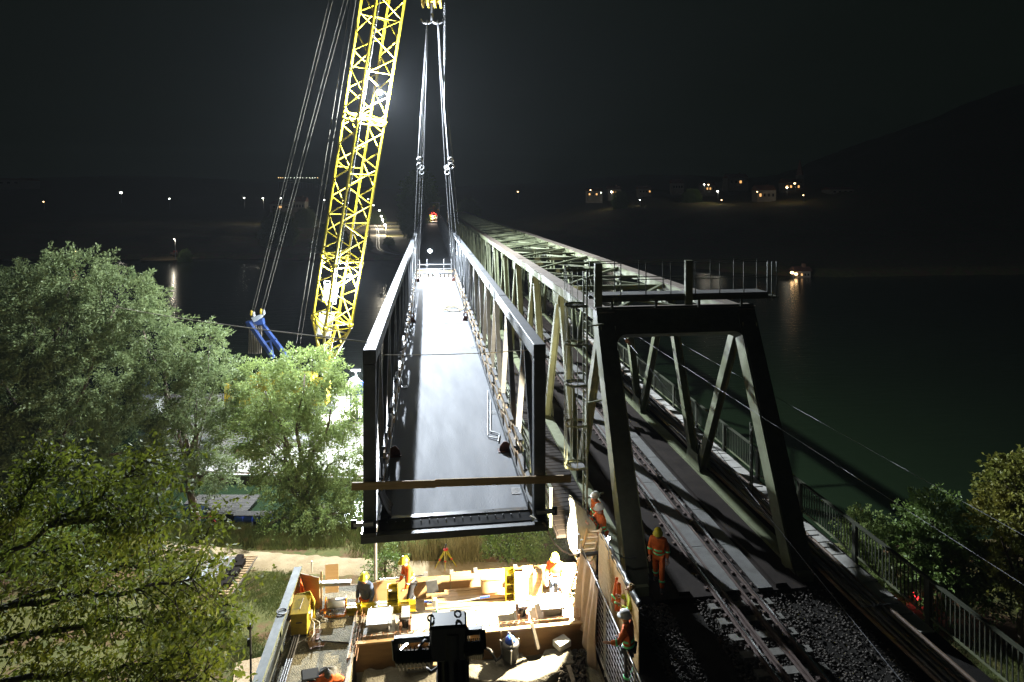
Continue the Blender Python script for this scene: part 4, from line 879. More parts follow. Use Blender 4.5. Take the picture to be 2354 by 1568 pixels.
bar('flange', WY(796, 1393, 19.1), WY(955, 1384, 19.1), 0.24, 0.03, 'yellow_paint', t); bar('web', WY(796, 1400, 19.1), WY(955, 1391, 19.1), 0.03, 0.24, 'yellow_paint', t); bar('flange', WY(796, 1409, 19.1), WY(955, 1400, 19.1), 0.24, 0.03, 'yellow_paint', t)
for x in (830, 870, 915, 940): p = WY(x, 1397-(x-800)*0.06, 19.02); block('stiffener', p, (0.02, 0.2, 0.23), 'yellow_paint', t)
for x in (800, 950): p = WY(x, 1400, 19.1); block('foot', (p.x, 19.1, (ZTR+p.z)/2-0.06), (0.2, 0.2, p.z-ZTR-0.12), 'timber', t)
# timber stack in the trench
ts = thing('timber_stack', (1.6, 19.7, ZTR), 'stacked squared timbers lying along the trench floor', 'timber')
rr = random.Random(9)
for k in range(13):
    y = 19.12+0.125*(k % 9)+rr.uniform(0, .02); lv = k//9; x0 = 0.35+rr.uniform(-.5, .3); x1 = 3.2+rr.uniform(-.6, .3)
    bar('beam', (x0, y, ZTR+0.55+lv*0.13), (x1, y+rr.uniform(-.05, .05), ZTR+0.55+lv*0.13), 0.115, 0.125, 'timber' if k % 3 else 'plywood', ts)
for x in (0.6, 1.7, 2.8): block('bearer', (x, 19.7, ZTR+0.245), (0.2, 1.1, 0.49), 'timber', ts)
t = thing('wooden_box', (2.0, 20.1, ZTR), 'pale plywood box standing on the timbers in the bright light', 'box')
p = WY(1129, 1373, 19.9); block('box_body', (p.x, 19.9, ZTR+0.93), (0.66, 0.5, 0.42), 'plywood', t); block('box_lid', (p.x, 19.9, ZTR+1.15), (0.70, 0.54, 0.03), 'plywood', t)
t = thing('coated_board', (0.6, 20.5, ZTR), 'black coated board leaning on the plywood wall', 'board')
b = MB(); pA = [WY(978, 1336, 20.62), WY(1004, 1332, 20.62), WY(1011, 1379, 20.3), WY(984, 1383, 20.3)]; b.prism(pA, (0, 0.03, 0.01)); b.build('board', 'black_steel', t)
bar('edge_strip', pA[0], pA[1], 0.03, 0.03, 'galv', t)
t = thing('galvanized_post', WY(862, 1330, 21.0), 'upright pale steel post rising behind the plywood wall to the footbridge end', 'post')
pa = WY(864, 1326, 21.0); rod('post', (pa.x, 21.0, -3.2), (pa.x-0.02, 21.0, WY(861, 1212, 21.0).z), 0.055, 'galv', t, 10); block('base_plate', (pa.x, 21.0, -3.2), (0.3, 0.3, 0.03), 'galv', t); block('footing', (pa.x, 21.0, -6.2), (0.6, 0.6, 6.0), 'concrete', t)
# chain hoist
t = thing('chain_hoist', WY(1003, 1382, 19.0), 'lever chain hoist with chain stretched across the trench', 'chain hoist')
a = WY(1003, 1384, 18.9); c_ = WY(1103, 1374, 19.0); b = MB(); nl = 42
for k in range(nl): p = a.lerp(c_, k/nl)+Vector((0, 0, -0.05*math.sin(math.pi*k/nl))); b.ring(p, 0.024, 0.007, (0, 1, 0) if k % 2 else (0, 0.2, 1), 6, 4, sx=1.4)
b.build('chain', 'galv', t)
b = MB(); b.box(a-Vector((0.06, 0, 0)), (0.16, 0.12, 0.24)); o = b.build('hoist_body', 'white_paint', t); md = o.modifiers.new('bevel', 'BEVEL'); md.width = 0.03
bar('lever', a+Vector((-.05, 0, -.1)), a+Vector((0.16, -.12, -.5)), 0.06, 0.03, 'green_strap', t); bar('strap', WY(975, 1383, 18.9), a-Vector((0.1, 0, 0)), 0.03, 0.05, 'blue_strap', t); bar('strap', c_, c_+Vector((0.3, 0, 0.02)), 0.03, 0.05, 'blue_strap', t)
t = thing('steel_pipes', WY(1100, 1404, 18.8), 'two long grey pipes lying together on the bench', 'pipes')
rod('pipe', WY(1043, 1401, 18.85), WY(1160, 1396, 18.85), 0.045, 'galv', t); rod('pipe', WY(1078, 1407, 18.75), WY(1158, 1404, 18.75), 0.045, 'galv', t); rod('red_tape', WY(1092, 1406, 18.75), WY(1097, 1406, 18.75), 0.048, 'hivis_orange', t)
for x in (1060, 1150): pz = WY(x, 1405, 18.8); block('chock', (pz.x, 18.8, (ZBN+pz.z)/2-0.02), (0.1, 0.2, max(0.04, pz.z-ZBN-0.02)), 'timber', t)
# clutter in the right corner of the trench
rr = random.Random(4)
for k, (x, y, sz, m, lab) in enumerate(((1195, 1350, (0.5, 0.3, 0.3), 'grey_plate', 'grey steel plate box against the right part of the plywood wall'), (1235, 1345, (0.3, 0.25, 0.25), 'timber', 'small wooden block by the right worker'), (1290, 1362, (0.45, 0.4, 0.35), 'white_paint', 'white crate by the foot of the ladder'), (1215, 1352, (0.35, 0.3, 0.25), 'plywood', 'plywood offcut box beside the white lit bearing'))):
    p = WY(x, y, 20.1); t = thing('site_box', (p.x, 20.1, ZTR), lab, 'box')
    block('box_body', (p.x, 20.0+0.1*k, ZTR+0.5), (sz[0], sz[1], 1.0), m, t, rz=rr.uniform(-.2, .2)); block('lid', (p.x, 20.0+0.1*k, ZTR+1.01), (sz[0]*1.05, sz[1]*1.05, 0.03), m, t, rz=0)
# yellow chain box / winch on the pad
t = thing('cable_winch', WZ(770, 1405, ZBN), 'orange framed winch with shiny cylinder on the left pad', 'winch')
p = WZ(772, 1402, ZBN+0.1)
b = MB(); b.lathe(p+Vector((-0.25, 0, 0.2)), [(0.13, 0), (0.14, 0.02), (0.14, 0.5), (0.12, 0.52)], 16, axis=(1, 0, 0)); b.build('cylinder', 'galv', t, smooth=True)
for s in (-0.3, 0.3):
    bar('frame_side', p+Vector((s, -0.2, 0.0)), p+Vector((s, 0.2, 0.0)), 0.05, 0.1, 'orange_paint', t); bar('frame_upright', p+Vector((s, 0, -0.08)), p+Vector((s, 0, 0.38)), 0.16, 0.03, 'orange_paint', t, up=(1, 0, 0))
for s in (-0.2, 0.2): bar('frame_rail', p+Vector((-0.3, s, -0.05)), p+Vector((0.3, s, -0.05)), 0.04, 0.06, 'orange_paint', t)
b = MB(); rr = random.Random(12); c = WZ(728, 1418, ZBN+0.03)
for k in range(150): b.ring(c+Vector((rr.gauss(0.15, .24), rr.gauss(0.05, .10), abs(rr.gauss(0, .05)))), 0.032, 0.010, (rr.uniform(-1, 1), rr.uniform(-1, 1), rr.uniform(-1, 1)), 6, 4, sx=1.35)
tag(b.build('chain_heap', 'galv'), 'shiny heap of steel chain on the left pad', 'chain')
b = MB()
for k in range(3): b.ring(WZ(742+k*6, 1408, ZBN+0.08), 0.075, 0.02, (0.3, -1, 0.5), 12, 6, 0, 4.6)
tag(b.build('lifting_hooks', 'orange_paint'), 'three orange lifting hooks lying on the chain heap', 'hooks')
# yellow cabinet
cz = thing('cabinet', WZ(687, 1465, ZBN), 'yellow steel power cabinet with sloped lid and white cables on the pad', 'cabinet')
p = WZ(687, 1465, ZBN); w = 0.46; x0 = p.x-w/2; yf = p.y
b = MB(); b.prism([(x0, yf, ZBN+0.06), (x0, yf, ZBN+0.66), (x0, yf+0.5, ZBN+0.86), (x0, yf+0.5, ZBN+0.06)], (w, 0, 0)); o = b.build('body', 'yellow_dirty', cz); md = o.modifiers.new('bevel', 'BEVEL'); md.width = 0.012
b = MB(); b.prism([(x0-0.02, yf-0.03, ZBN+0.66), (x0-0.02, yf-0.03, ZBN+0.685), (x0-0.02, yf+0.52, ZBN+0.90), (x0-0.02, yf+0.52, ZBN+0.875)], (w+0.04, 0, 0)); b.build('lid', 'yellow_dirty', cz)
block('latch', (p.x, yf-0.012, ZBN+0.42), (0.16, 0.02, 0.02), 'black_steel', cz); block('socket_box', (x0+w+0.04, yf+0.25, ZBN+0.45), (0.08, 0.16, 0.2), 'white_paint', cz)
for sx in (0.05, w-0.05): block('foot', (x0+sx, yf+0.25, ZBN+0.03), (0.05, 0.45, 0.06), 'black_steel', cz)
rod('lid_stay', (p.x, yf+0.1, ZBN+0.745), (p.x+0.05, yf+0.4, ZBN+0.865), 0.01, 'galv', cz)
b = MB()
for k in range(5): b.tube([(x0+0.05+0.02*k, yf+0.56+0.012*k, ZBN+0.88-0.01*k), (x0+w-0.03, yf+0.55, ZBN+0.91+0.01*k), (x0+w+0.05+0.02*k, yf+0.48-0.02*k, ZBN+0.75), (x0+w+0.07+0.015*k, yf+0.42, ZBN+0.38-0.03*k), (x0+w+0.09, yf+0.50, ZBN+0.12)], 0.024, 6)
tag(b.build('yellow_rope', 'rope_yellow', smooth=True), 'thick yellow rope bundle draped over the back of the yellow cabinet', 'rope')
b = MB(); sx = x0+w+0.05
b.tube([(sx, yf+0.2, ZBN+0.4), (sx+0.12, yf+0.1, ZBN+0.3), (sx+0.14, yf-0.1, ZBN+0.12), (sx+0.05, yf-0.28, ZBN+0.03), (sx-0.08, yf-0.2, ZBN+0.03), (sx-0.05, yf-0.05, ZBN+0.02)], 0.016, 6)
b.tube([(sx, yf+0.2, ZBN+0.42), (sx+0.25, yf+0.2, ZBN+0.25), (sx+0.3, yf-0.0, ZBN+0.03), (sx+0.05, yf+0.0, ZBN+0.02), (sx-0.3, yf-0.3, ZBN+0.02), (sx-0.5, yf-0.1, ZBN+0.02)], 0.014, 6)
b.ring((sx+0.15, yf+0.12, ZBN+0.03), 0.16, 0.014, (0, 0.1, 1), 18, 6)
tag(b.build('white_cables', 'cable_white', smooth=True), 'looped white cables hanging from the yellow cabinet', 'cable')
rope('black_cable', [WZ(x, y, ZBN+0.015) for x, y in ((735, 1412), (755, 1420), (775, 1415), (765, 1428), (740, 1430), (715, 1450), (740, 1473), (780, 1476), (815, 1480))], 0.012, 'rubber', 'thin black cable snaking over the left pad', 'cable')
for k, (x, y, w_, d_, a) in enumerate(((717, 1462, 0.18, 0.42, .1), (728, 1458, 0.2, 0.45, -.05), (717, 1481, 0.2, 0.35, .4), (733, 1482, 0.3, 0.16, -.1))):
    p = WZ(x, y, ZBN+0.015+0.012*k); t = block('shim_board', p, (w_, d_, 0.024), 'brown_block', None, rz=a); tag(t, ['brown shim board beside the yellow cabinet, leftmost', 'brown shim board beside the yellow cabinet, rightmost', 'brown shim board nearest the camera on the pad', 'short brown shim board lying crosswise on the pad'][k], 'board', 'brown shim boards on the pad')
# left railing: broad flat handrail, posts, lower rail, pipe
lr2 = thing('pad_railing', (-4.05, 12, ZBN), 'grey green steel railing with broad flat handrail along the left pad edge', 'railing')
b = MB(); b.box2((-4.14, 9.2, -0.16), (-3.92, 19.9, -0.11)); b.build('handrail', 'rail_grey', lr2); b = MB(); b.box2((-3.92, 9.2, -0.17), (-3.90, 19.9, -0.10)); b.build('handrail_edge', 'green_paint', lr2)
for k in range(6): bar('post', (-4.03, 9.9+k*1.95, ZBN-0.3), (-4.03, 9.9+k*1.95, -0.16), 0.05, 0.12, 'green_paint', lr2, up=(0, 1, 0))
bar('lower_rail', (-3.98, 9.2, -0.72), (-3.98, 19.9, -0.72), 0.10, 0.07, 'rail_grey', lr2)
for k in range(3): rod('conduit', (-3.78+0.07*k, 9.2, ZBN+0.06), (-3.80+0.06*k, 19.0, ZBN+0.06), 0.035, 'pipe_plastic', lr2)
b = MB(); b.ring((-4.02, 17.75, -0.08), 0.13, 0.02, (0.1, 0, 1), 18, 6); tag(b.build('tie_ring', 'rubber'), 'black rubber ring lying on the left handrail', 'ring')
# black pole with sensor
t = thing('sensor_pole', WZ(586, 1568, -1.3), 'thin black pole with sensor head outside the left railing', 'pole')
pt = W(575, 1444, 15.6); pb_ = W(590, 1600, 14.6); rod('pole', (pb_.x, pb_.y, -9), pt, 0.026, 'plastic_black', t)
b = MB(); b.lathe(pt-Vector((0, 0, 0.02)), [(0.05, 0), (0.075, 0.03), (0.075, 0.1), (0.04, 0.13)], 12); b.build('sensor', 'plastic_black', t, smooth=False); block('bracket', pt-Vector((0.03, 0, 0.35)), (0.08, 0.06, 0.18), 'plastic_black', t)
# concrete slab in front, mats, pump
b = MB(); ztop = -1.58; rr = random.Random(2); pts = []
for k in range(34): x = -1.78+k*0.175; pts.append((x, 17.32+0.08*math.sin(k*0.9)+rr.uniform(-.05, .05)-(0.25 if 25 < k < 29 else 0)))
back = pts; front = [(x, 16.42+0.10*math.sin(x*2.1)+rr.uniform(-.04, .04)+(0.2 if x > 3.6 else 0)) for x, _ in reversed(pts)]
poly = [Vector((x, y, ztop+0.05*math.sin(x*3))) for x, y in back+front]
nb_ = len(back); vs = []; fs = []
NY = 10
for k in range(nb_):
    for j_ in range(NY+1):
        t_ = j_/NY; x = back[k][0]; y = back[k][1]*(1-t_)+front[nb_-1-k][1]*t_
        vs.append((x+rr.uniform(-.02, .02), y, ztop+0.05*math.sin(x*1.9+y*3)+0.035*math.sin(x*5.1-y*4)+rr.uniform(-.012, .012)-(0.5 if j_ in (0, NY) and 0 else 0)))
for k in range(nb_-1):
    for j_ in range(NY): a = k*(NY+1)+j_; fs.append((a, a+1, a+NY+2, a+NY+1))
b.add(vs, fs); o = b.build('broken_slab', 'slab_concrete', smooth=True); md = o.modifiers.new('s', 'SOLIDIFY'); md.thickness = 0.55; md.offset = 1 if False else -1
tag(o, 'rough pale concrete slab in front of the brown formwork', 'slab')
b = MB(); b.box2((-2.0, 16.3, -9.0), (4.6, 17.55, -2.2)); structure(b.build('slab_footing', 'concrete_wet'))
t = thing('pump', WZ(1172, 1505, -1.55), 'round black and blue drum pump with hose on the slab', 'pump')
p = WZ(1172, 1512, -1.56)
b = MB(); b.lathe(p, [(0.20, 0), (0.24, 0.04), (0.22, 0.34), (0.26, 0.36), (0.26, 0.42), (0.2, 0.46)], 16); b.build('drum', 'plastic_black', t, smooth=True)
b = MB(); b.lathe(p+Vector((0, 0, 0.46)), [(0.15, 0), (0.13, 0.10), (0.06, 0.14)], 12); b.build('motor', 'blue_float', t, smooth=True)
b = MB(); b.ring(p+Vector((0, 0, 0.44)), 0.22, 0.025, (0.9, 0.2, 0), 10, 6, 0, math.pi); b.build('handle', 'galv', t, smooth=True)
b = MB(); b.tube([p+Vector((-0.2, 0, 0.1)), p+Vector((-0.4, -0.12, 0.05)), p+Vector((-0.55, 0.1, 0.2)), p+Vector((-0.75, 0.22, 0.22)), p+Vector((-0.98, 0.2, 0.06))], 0.04, 8); b.build('hose', 'rubber', t, smooth=True)
for a in (0.5, 2.6, 4.7): rod('leg', p+Vector((0.24*math.cos(a), 0.24*math.sin(a), 0.0)), p+Vector((0.3*math.cos(a), 0.3*math.sin(a), 0.42)), 0.022, 'galv', t)
t = thing('yellow_pallet', WZ(975, 1530, -1.5), 'yellowish wooden pallet of boards on the slab behind the dark mast', 'pallet')
p = WZ(965, 1528, -1.5); 
for k in range(4): bar('board', (p.x-0.25+k*0.22, p.y-0.25, -1.38), (p.x-0.18+k*0.22, p.y+0.3, -1.36), 0.2, 0.03, 'timber', t)
for s in (-0.2, 0.25): bar('runner', (p.x-0.35, p.y+s, -1.46), (p.x+0.55, p.y+s, -1.46), 0.08, 0.12, 'black_steel', t)
t = thing('foam_block', WZ(1291, 1478, -1.4), 'pale foam block lying by the right end of the formwork', 'block'); p = WZ(1291, 1484, -1.5)
b = MB(); b.box(p+Vector((0, 0, 0.08)), (0.42, 0.34, 0.18), rz=0.5); o = b.build('block', 'white_paint', t); md = o.modifiers.new('bevel', 'BEVEL'); md.width = 0.01
o = stones('rubble', 700, lambda: (lambda p: (p.x, p.y, -1.75+NR.uniform(0, .18)))(WZ(NR.uniform(1285, 1345), NR.uniform(1495, 1600), -1.6)), 0.02, 0.09, 'ballast'); tag(o, 'dark rubble heaped at the right end of the slab', 'rubble')
b = MB(); b.box2((4.1, 14, -9), (4.74, 17.5, -1.8)); structure(b.build('rubble_ledge', 'concrete_wet'))
t = thing('timber_offcut', WZ(1312, 1530, -1.55), 'short pale timber plank leaning in the rubble', 'plank'); bar('plank', WZ(1306, 1530, -1.45), WZ(1322, 1580, -1.5), 0.12, 0.04, 'timber_grey', t)
# bag and case on the pad
t = thing('tool_bag', WZ(745, 1560, ZBN), 'crumpled red and white bag on the pad at the bottom edge', 'bag')
p = WZ(745, 1572, ZBN)
def lumps(name, c, sx, sy, sz, m, par, seed):
    rr = random.Random(seed); b = MB(); n = 18; mm = 9; ph = [rr.uniform(0, 6) for _ in range(6)]
    for i_ in range(mm+1):
        for k in range(n):
            th = math.pi/2*i_/mm; a = 2*math.pi*k/n; r = 1+0.16*math.sin(3*a+ph[0]+2*th)+0.13*math.sin(5*a+ph[1]-3*th)+0.1*math.sin(8*a+5*th+ph[2])
            b.v.append((c[0]+sx*r*math.cos(a)*math.cos(th), c[1]+sy*r*math.sin(a)*math.cos(th), c[2]+sz*math.sin(th)*(1+0.15*math.sin(4*a+ph[3]))))
    for i_ in range(mm):
        for k in range(n): a = i_*n+k; c2 = i_*n+(k+1) % n; b.f.append((a, c2, c2+n, a+n))
    return b.build(name, m, par, smooth=True)
lumps('sack', (p.x, p.y+0.12, ZBN), 0.42, 0.26, 0.2, 'hivis_orange', t, 3); lumps('sheet', (p.x+0.05, p.y+0.18, ZBN+0.06), 0.3, 0.2, 0.2, 'plastic_sheet', t, 5)
t = thing('tool_case', WZ(712, 1556, ZBN), 'dark flat tool case leaning on the red bag', 'case'); pc = WZ(712, 1565, ZBN+0.1)
b = MB(); b.box(pc+Vector((0, 0.05, 0.12)), (0.44, 0.3, 0.09), rot=Euler((0.3, 0.15, 0.3)).to_matrix()); o = b.build('case', 'plastic_black', t); md = o.modifiers.new('bevel', 'BEVEL'); md.width = 0.02
b = MB(); b.ring(pc+Vector((0.1, -0.12, 0.08)), 0.06, 0.012, (0, 1, 0.3), 10, 5, 0, math.pi); b.build('handle', 'plastic_black', t)
# dark floodlight mast seen from behind
mt = thing('light_mast', (0.2, 8.6, -1.35), 'black floodlight mast seen from behind at the bottom centre', 'light mast')
DM = 8.7
mx = W(1040, 1568, DM); rod('mast', (mx.x, mx.y, -1.35), (mx.x, mx.y, W(1040, 1440, DM).z), 0.19, 'plastic_black', mt, 12)
for k in range(9):
    a = k*0.7; b = MB(); b.tube([(mx.x+0.21*math.cos(a), mx.y+0.21*math.sin(a), 2.6), (mx.x+0.23*math.cos(a+.3), mx.y+0.23*math.sin(a+.3), 3.6), (mx.x+0.2*math.cos(a), mx.y+0.2*math.sin(a), 4.9)], 0.03, 6); b.build('cable', 'rubber', mt, smooth=True)
b = MB(); b.box(W(1030, 1462, DM), (0.52, 0.34, 0.5), rz=-PSI+0.1); o = b.build('head_box', 'plastic_black', mt); md = o.modifiers.new('bevel', 'BEVEL'); md.width = 0.03
def yoke(x0, x1, y0_, y1_, dz):
    a = W(x0, y0_, DM); c_ = W(x1, y0_-(x1-x0)*0.09, DM); a2 = W(x0+4, y1_, DM-0.1); c2 = W(x1+3, y1_-(x1-x0)*0.09, DM-0.1)
    bar('yoke_arm', a, a2, 0.08, 0.06, 'plastic_black', mt); bar('yoke_arm', c_, c2, 0.08, 0.06, 'plastic_black', mt); bar('yoke_bar', a, c_, 0.07, 0.08, 'plastic_black', mt)
    m_ = (a2+c2)/2; L_ = (c2-a2).length
    b = MB(); b.box(m_+Vector((0, 0, 0.0)), (L_, 0.16, 0.26), rot=Euler((0.7, 0, -PSI+0.08)).to_matrix()); o = b.build('floodlight', 'dark_green_steel', mt); md = o.modifiers.new('bevel', 'BEVEL'); md.width = 0.02
    b = MB()
    for k in range(9): b.box(m_+(c2-a2).normalized()*((k-4)*L_/10), (0.012, 0.2, 0.27), rot=Euler((0.7, 0, -PSI+0.08)).to_matrix())
    b.build('cooling_fins', 'plastic_black', o)
yoke(906, 992, 1471, 1517, 0); yoke(1062, 1108, 1452, 1496, 0)
for (x, y) in ((990, 1421), (1052, 1411)): b = MB(); b.ring(W(x, y, DM), 0.045, 0.014, (0.2, 1, 0), 10, 5); b.build('lifting_eye', 'plastic_black', mt)
b = MB(); b.tube([W(972, 1500, DM), W(964, 1485, DM-.1), W(975, 1472, DM-.1), W(990, 1474, DM)], 0.022, 6); b.tube([W(975, 1530, DM), W(990, 1545, DM-.1), W(1005, 1535, DM)], 0.022, 6); b.build('cable', 'rubber', mt, smooth=True)
ml = W(950, 1512, DM-0.02)+Vector((0, 0.25, 0.12))
b = MB(); b.box(ml, (0.5, 0.02, 0.2), rot=Euler((0.7, 0, 0.9)).to_matrix()); b.build('lamp_glass', 'lamp_led', mt)
lamp_light('mast_light', ml+Vector((-0.3, 0.15, 0)), POWER_MAST, (1.0, 0.96, 0.82), mt, 0.12, spot=84, target=ml+Vector((-6.5, 3.0, -1.2)), blend=0.6)
# ---- right side: beam, ladder, fence with tarp, OSB wall, plastic sheet
LFN = 4.62
t = thing('cross_tube', WY(1358, 1272, 18.4), 'dark horizontal scaffold beam at the ladder above the trench', 'beam'); rod('tube', WY(1322, 1277, 18.35), WY(1397, 1268, 18.35), 0.06, 'black_steel', t); 
rod('upright', WY(1342, 1276, 18.35), Vector((WY(1342, 1276, 18.35).x, 18.35, -1.2)), 0.055, 'black_steel', t); rod('upright', WY(1393, 1262, 18.35), Vector((WY(1393, 1262, 18.35).x, 18.35, -0.3)), 0.05, 'black_steel', t)
t = thing('wooden_ladder', WY(1330, 1372, 19.4), 'pale wooden ladder leaning over the right end of the trench', 'ladder')
tl, tr_ = WY(1350, 1217, 18.0), WY(1382, 1214, 18.0); bl, br_ = tl+(WY(1306, 1372, 19.5)-tl), WY(1306, 1372, 19.5)+Vector((0.42, 0.03, 0))
bar('stile', bl, tl, 0.035, 0.08, 'timber', t); bar('stile', br_, tr_, 0.035, 0.08, 'timber', t)
for k in range(12): f_ = (k+0.5)/12; bar('rung', bl.lerp(tl, f_), br_.lerp(tr_, f_), 0.07, 0.03, 'timber', t)
fe = thing('site_fence', (LFN, 15, -0.3), 'grey wire mesh site fence beside the track, partly covered by a tarp', 'fence')
for (y, z) in ((18.3, 0.68), (15.9, 0.70), (13.5, 0.70), (11.1, 0.70)): rod('post', (LFN, y, -1.35), (LFN, y, z), 0.022, 'galv', fe)
for z in (0.68, -1.2): rod('rail', (LFN, 11.1, z), (LFN, 18.3, z), 0.02, 'galv', fe)
for k in range(11): rod('wire', (LFN, 11.1, 0.5-k*0.16), (LFN, 16.6, 0.5-k*0.16), 0.006, 'galv', fe, 4)
for k in range(24): rod('wire', (LFN, 11.2+k*0.23, 0.68), (LFN, 11.2+k*0.23, -1.2), 0.004, 'galv', fe, 4)
cloth('tarp', lambda u_, v: (LFN-0.03-0.10*v-0.16*v*v*(1-u_)+0.055*math.sin(u_*27+2*math.sin(v*3))*(0.25+v)-0.05*math.sin(u_*8+v*2), 18.45-2.15*u_*(1-0.12*v)-0.1*v, 0.72-(1.75+0.55*u_)*v*(1+0.05*math.sin(u_*9))-0.04*math.sin(u_*3.14)), 60, 18, 'tarp', 'beige cloth tarp hanging in folds over the site fence', 'tarp')
# OSB wall along the track
ow = thing('board_wall', (5.1, 16.5, -0.3), 'pale chipboard wall standing between the trench and the track', 'wall')
for k, (y0_, y1_, h) in enumerate(((16.95, 18.2, 1.3), (15.7, 16.93, 1.28), (14.6, 15.68, 1.2))):
    b = MB(); b.box2((5.09, y0_, -1.3), (5.115, y1_, h)); b.build('board', 'osb', ow)
for y in (15.2, 16.3, 17.4): block('stud', (5.15, y, 0), (0.06, 0.08, 2.5), 'timber', ow)
cloth('edge_film', lambda u_, v: (5.08+0.12*math.sin(v*math.pi)+0.012*math.sin(u_*40), 14.7+3.5*u_, 1.32+0.03*math.sin(v*math.pi)-0.14*abs(v-0.5)+0.012*math.sin(u_*55+v*4)), 50, 5, 'plastic_black', 'black plastic film wrapped over the top edge of the chipboard wall', 'film')
cloth('plastic_cover', lambda u_, v: (4.62+0.50*u_**0.8+0.05*math.sin(v*7+u_*5), 20.2-1.8*u_-0.05*math.sin(v*9), 1.36-0.05*u_-(1.75+0.2*math.sin(6*u_))*v*(1-0.1*u_)+0.03*math.sin(u_*16)), 34, 22, 'plastic_sheet', 'white plastic sheet draped over the end of the walkway by the ladder', 'sheet')
cloth('grey_film', lambda u_, v: (4.63+0.50*u_**0.8+0.16*v, 20.22-1.8*u_+0.04*math.sin(u_*20), 1.40-0.06*u_-0.10*v+0.03*math.sin(u_*24+v*3)), 30, 5, 'rail_grey', 'crumpled grey film along the top edge of the white plastic sheet', 'film')
rope('coiled_cable', [WL(1397, 1262, 5.1)+Vector(d) for d in ((0, 0, 0), (0.15, 0, -0.05), (0.5, 0.1, -0.35), (0.9, 0.15, -0.4))], 0.015, 'rubber', 'thin dark cable running from the ladder top to the portal leg', 'cable')
# red jacket on the board wall
jk = thing('red_jacket', (5.05, 15.9, 0.6), 'crumpled orange red work jacket hanging on the chipboard wall', 'jacket')
p = WL(1425, 1330, 5.02)
cloth('jacket_cloth', lambda u_, v: (5.04-0.10*abs(math.sin(u_*6+v))-0.06*v, p.y+0.35-0.55*u_*(0.5+0.5*v)-0.15*(1-v), 1.15-0.72*v+0.04*math.sin(u_*9)), 18, 12, 'hivis_orange', None, None, parent=jk)
cloth('reflective_band', lambda u_, v: (5.02-0.10*abs(math.sin(u_*6+0.7))-0.05, p.y+0.35-0.55*u_*(0.85)-0.045, 0.66-0.05*v+0.04*math.sin(u_*9)), 18, 1, 'reflector', None, None, parent=jk)
# LED work lamp
lp = WY(1327, 1244, 18.9)
t = thing('work_lamp', lp-Vector((0, 0, 0.3)), 'dazzling white work lamp beside the ladder at the right of the trench', 'lamp')
b = MB(); b.box(lp, (0.10, 0.12, 0.46), rz=0.3); b.build('lamp_housing', 'white_paint', t); b = MB(); b.box(lp-Vector((0.058, 0.02, 0)), (0.012, 0.10, 0.42), rz=0.3); b.build('lamp_glass', 'lamp_led', t)
rod('bracket', lp+Vector((0.03, 0, 0.02)), lp+Vector((0.35, -0.1, 0.1)), 0.02, 'white_paint', t); rod('stand', lp-Vector((0, 0, 0.2)), Vector((lp.x+0.02, lp.y, ZTR+0.05)), 0.025, 'galv', t); rod('stand_foot', Vector((lp.x-0.25, lp.y, ZTR+0.03)), Vector((lp.x+0.25, lp.y, ZTR+0.03)), 0.03, 'galv', t)
lamp_light('lamp_light', lp+Vector((-0.22, -0.06, 0.0)), POWER_LED, (1.0, 0.85, 0.58), t, 0.08, spot=176, target=lp+Vector((-3, 1.3, -0.6)), blend=0.03)
hl = WL(1399, 1237, 4.98)
t = thing('hand_lamp', hl-Vector((0, 0, 0.2)), 'small bluish white lamp on top of the chipboard wall by the ladder', 'lamp')
rod('lamp_stem', (hl.x, hl.y, 1.25), hl, 0.015, 'galv', t); b = MB(); b.ball(hl, 0.045); b.build('lamp_bulb', 'lamp_led', t); rod('lamp_cap', hl+Vector((0, 0, 0.04)), hl+Vector((0, 0, 0.09)), 0.04, 'plastic_black', t)
lamp_light('lamp_light', hl+Vector((-0.09, 0.0, 0.02)), 18, (0.95, 0.95, 1.0), t, 0.03)
# ---- on the grass: stacks, tripod, board
st = thing('formwork_stack', WZ(460, 1325, -8.75), 'stack of grey boards and tubes lying on the grass', 'stack')
def gp(x, y, z=-8.75): return WZ(x, y, z)
a, c_, d_ = gp(420, 1352), gp(480, 1280), gp(500, 1352)
for k in range(9): t_ = k/9; o0 = a.lerp(d_, t_); e0 = (c_-a)*0.9; bar('board', o0+Vector((0, 0, 0.15+0.02*(k % 2))), o0+e0+Vector((0, 0, 0.15)), 0.24, 0.1, 'timber_grey' if k % 3 else 'grey_plate', st)
for k in range(6): o0 = gp(482+k*4, 1350, -8.6); rod('tube', o0, o0+e0*0.98+Vector((0, 0, 0.03*k)), 0.035, 'galv', st)
bar('bearer', a, d_, 0.15, 0.14, 'timber_grey', st); bar('bearer', a+e0*0.85, d_+e0*0.85, 0.15, 0.14, 'timber_grey', st)
st = thing('loaded_pallet', WZ(515, 1345, -8.75), 'wooden pallet of dark grey blocks on the grass beside the stack', 'pallet')
a2, c2 = gp(482, 1372), gp(545, 1285); ee = c2-a2; sd = Vector((ee.y, -ee.x, 0)).normalized()
for k in range(4): bar('runner', a2+sd*(k*0.36)+Vector((0, 0, 0.07)), a2+ee+sd*(k*0.36)+Vector((0, 0, 0.07)), 0.10, 0.12, 'timber_grey', st)
for k in range(16): bar('slat', a2+ee*(k/15)+Vector((0, 0, 0.155)), a2+ee*(k/15)+sd*1.1+Vector((0, 0, 0.155)), 0.11, 0.03, 'timber', st)
rr = random.Random(6)
for k in range(7):
    p = a2+ee*(0.1+0.12*k)+sd*(0.25+0.35*(k % 2)+rr.uniform(-.05, .1)); block('block', p+Vector((0, 0, 0.30)), (0.62, 0.36, 0.26), 'floor_steel', st, rz=math.atan2(ee.y, ee.x)+rr.uniform(-.1, .1))
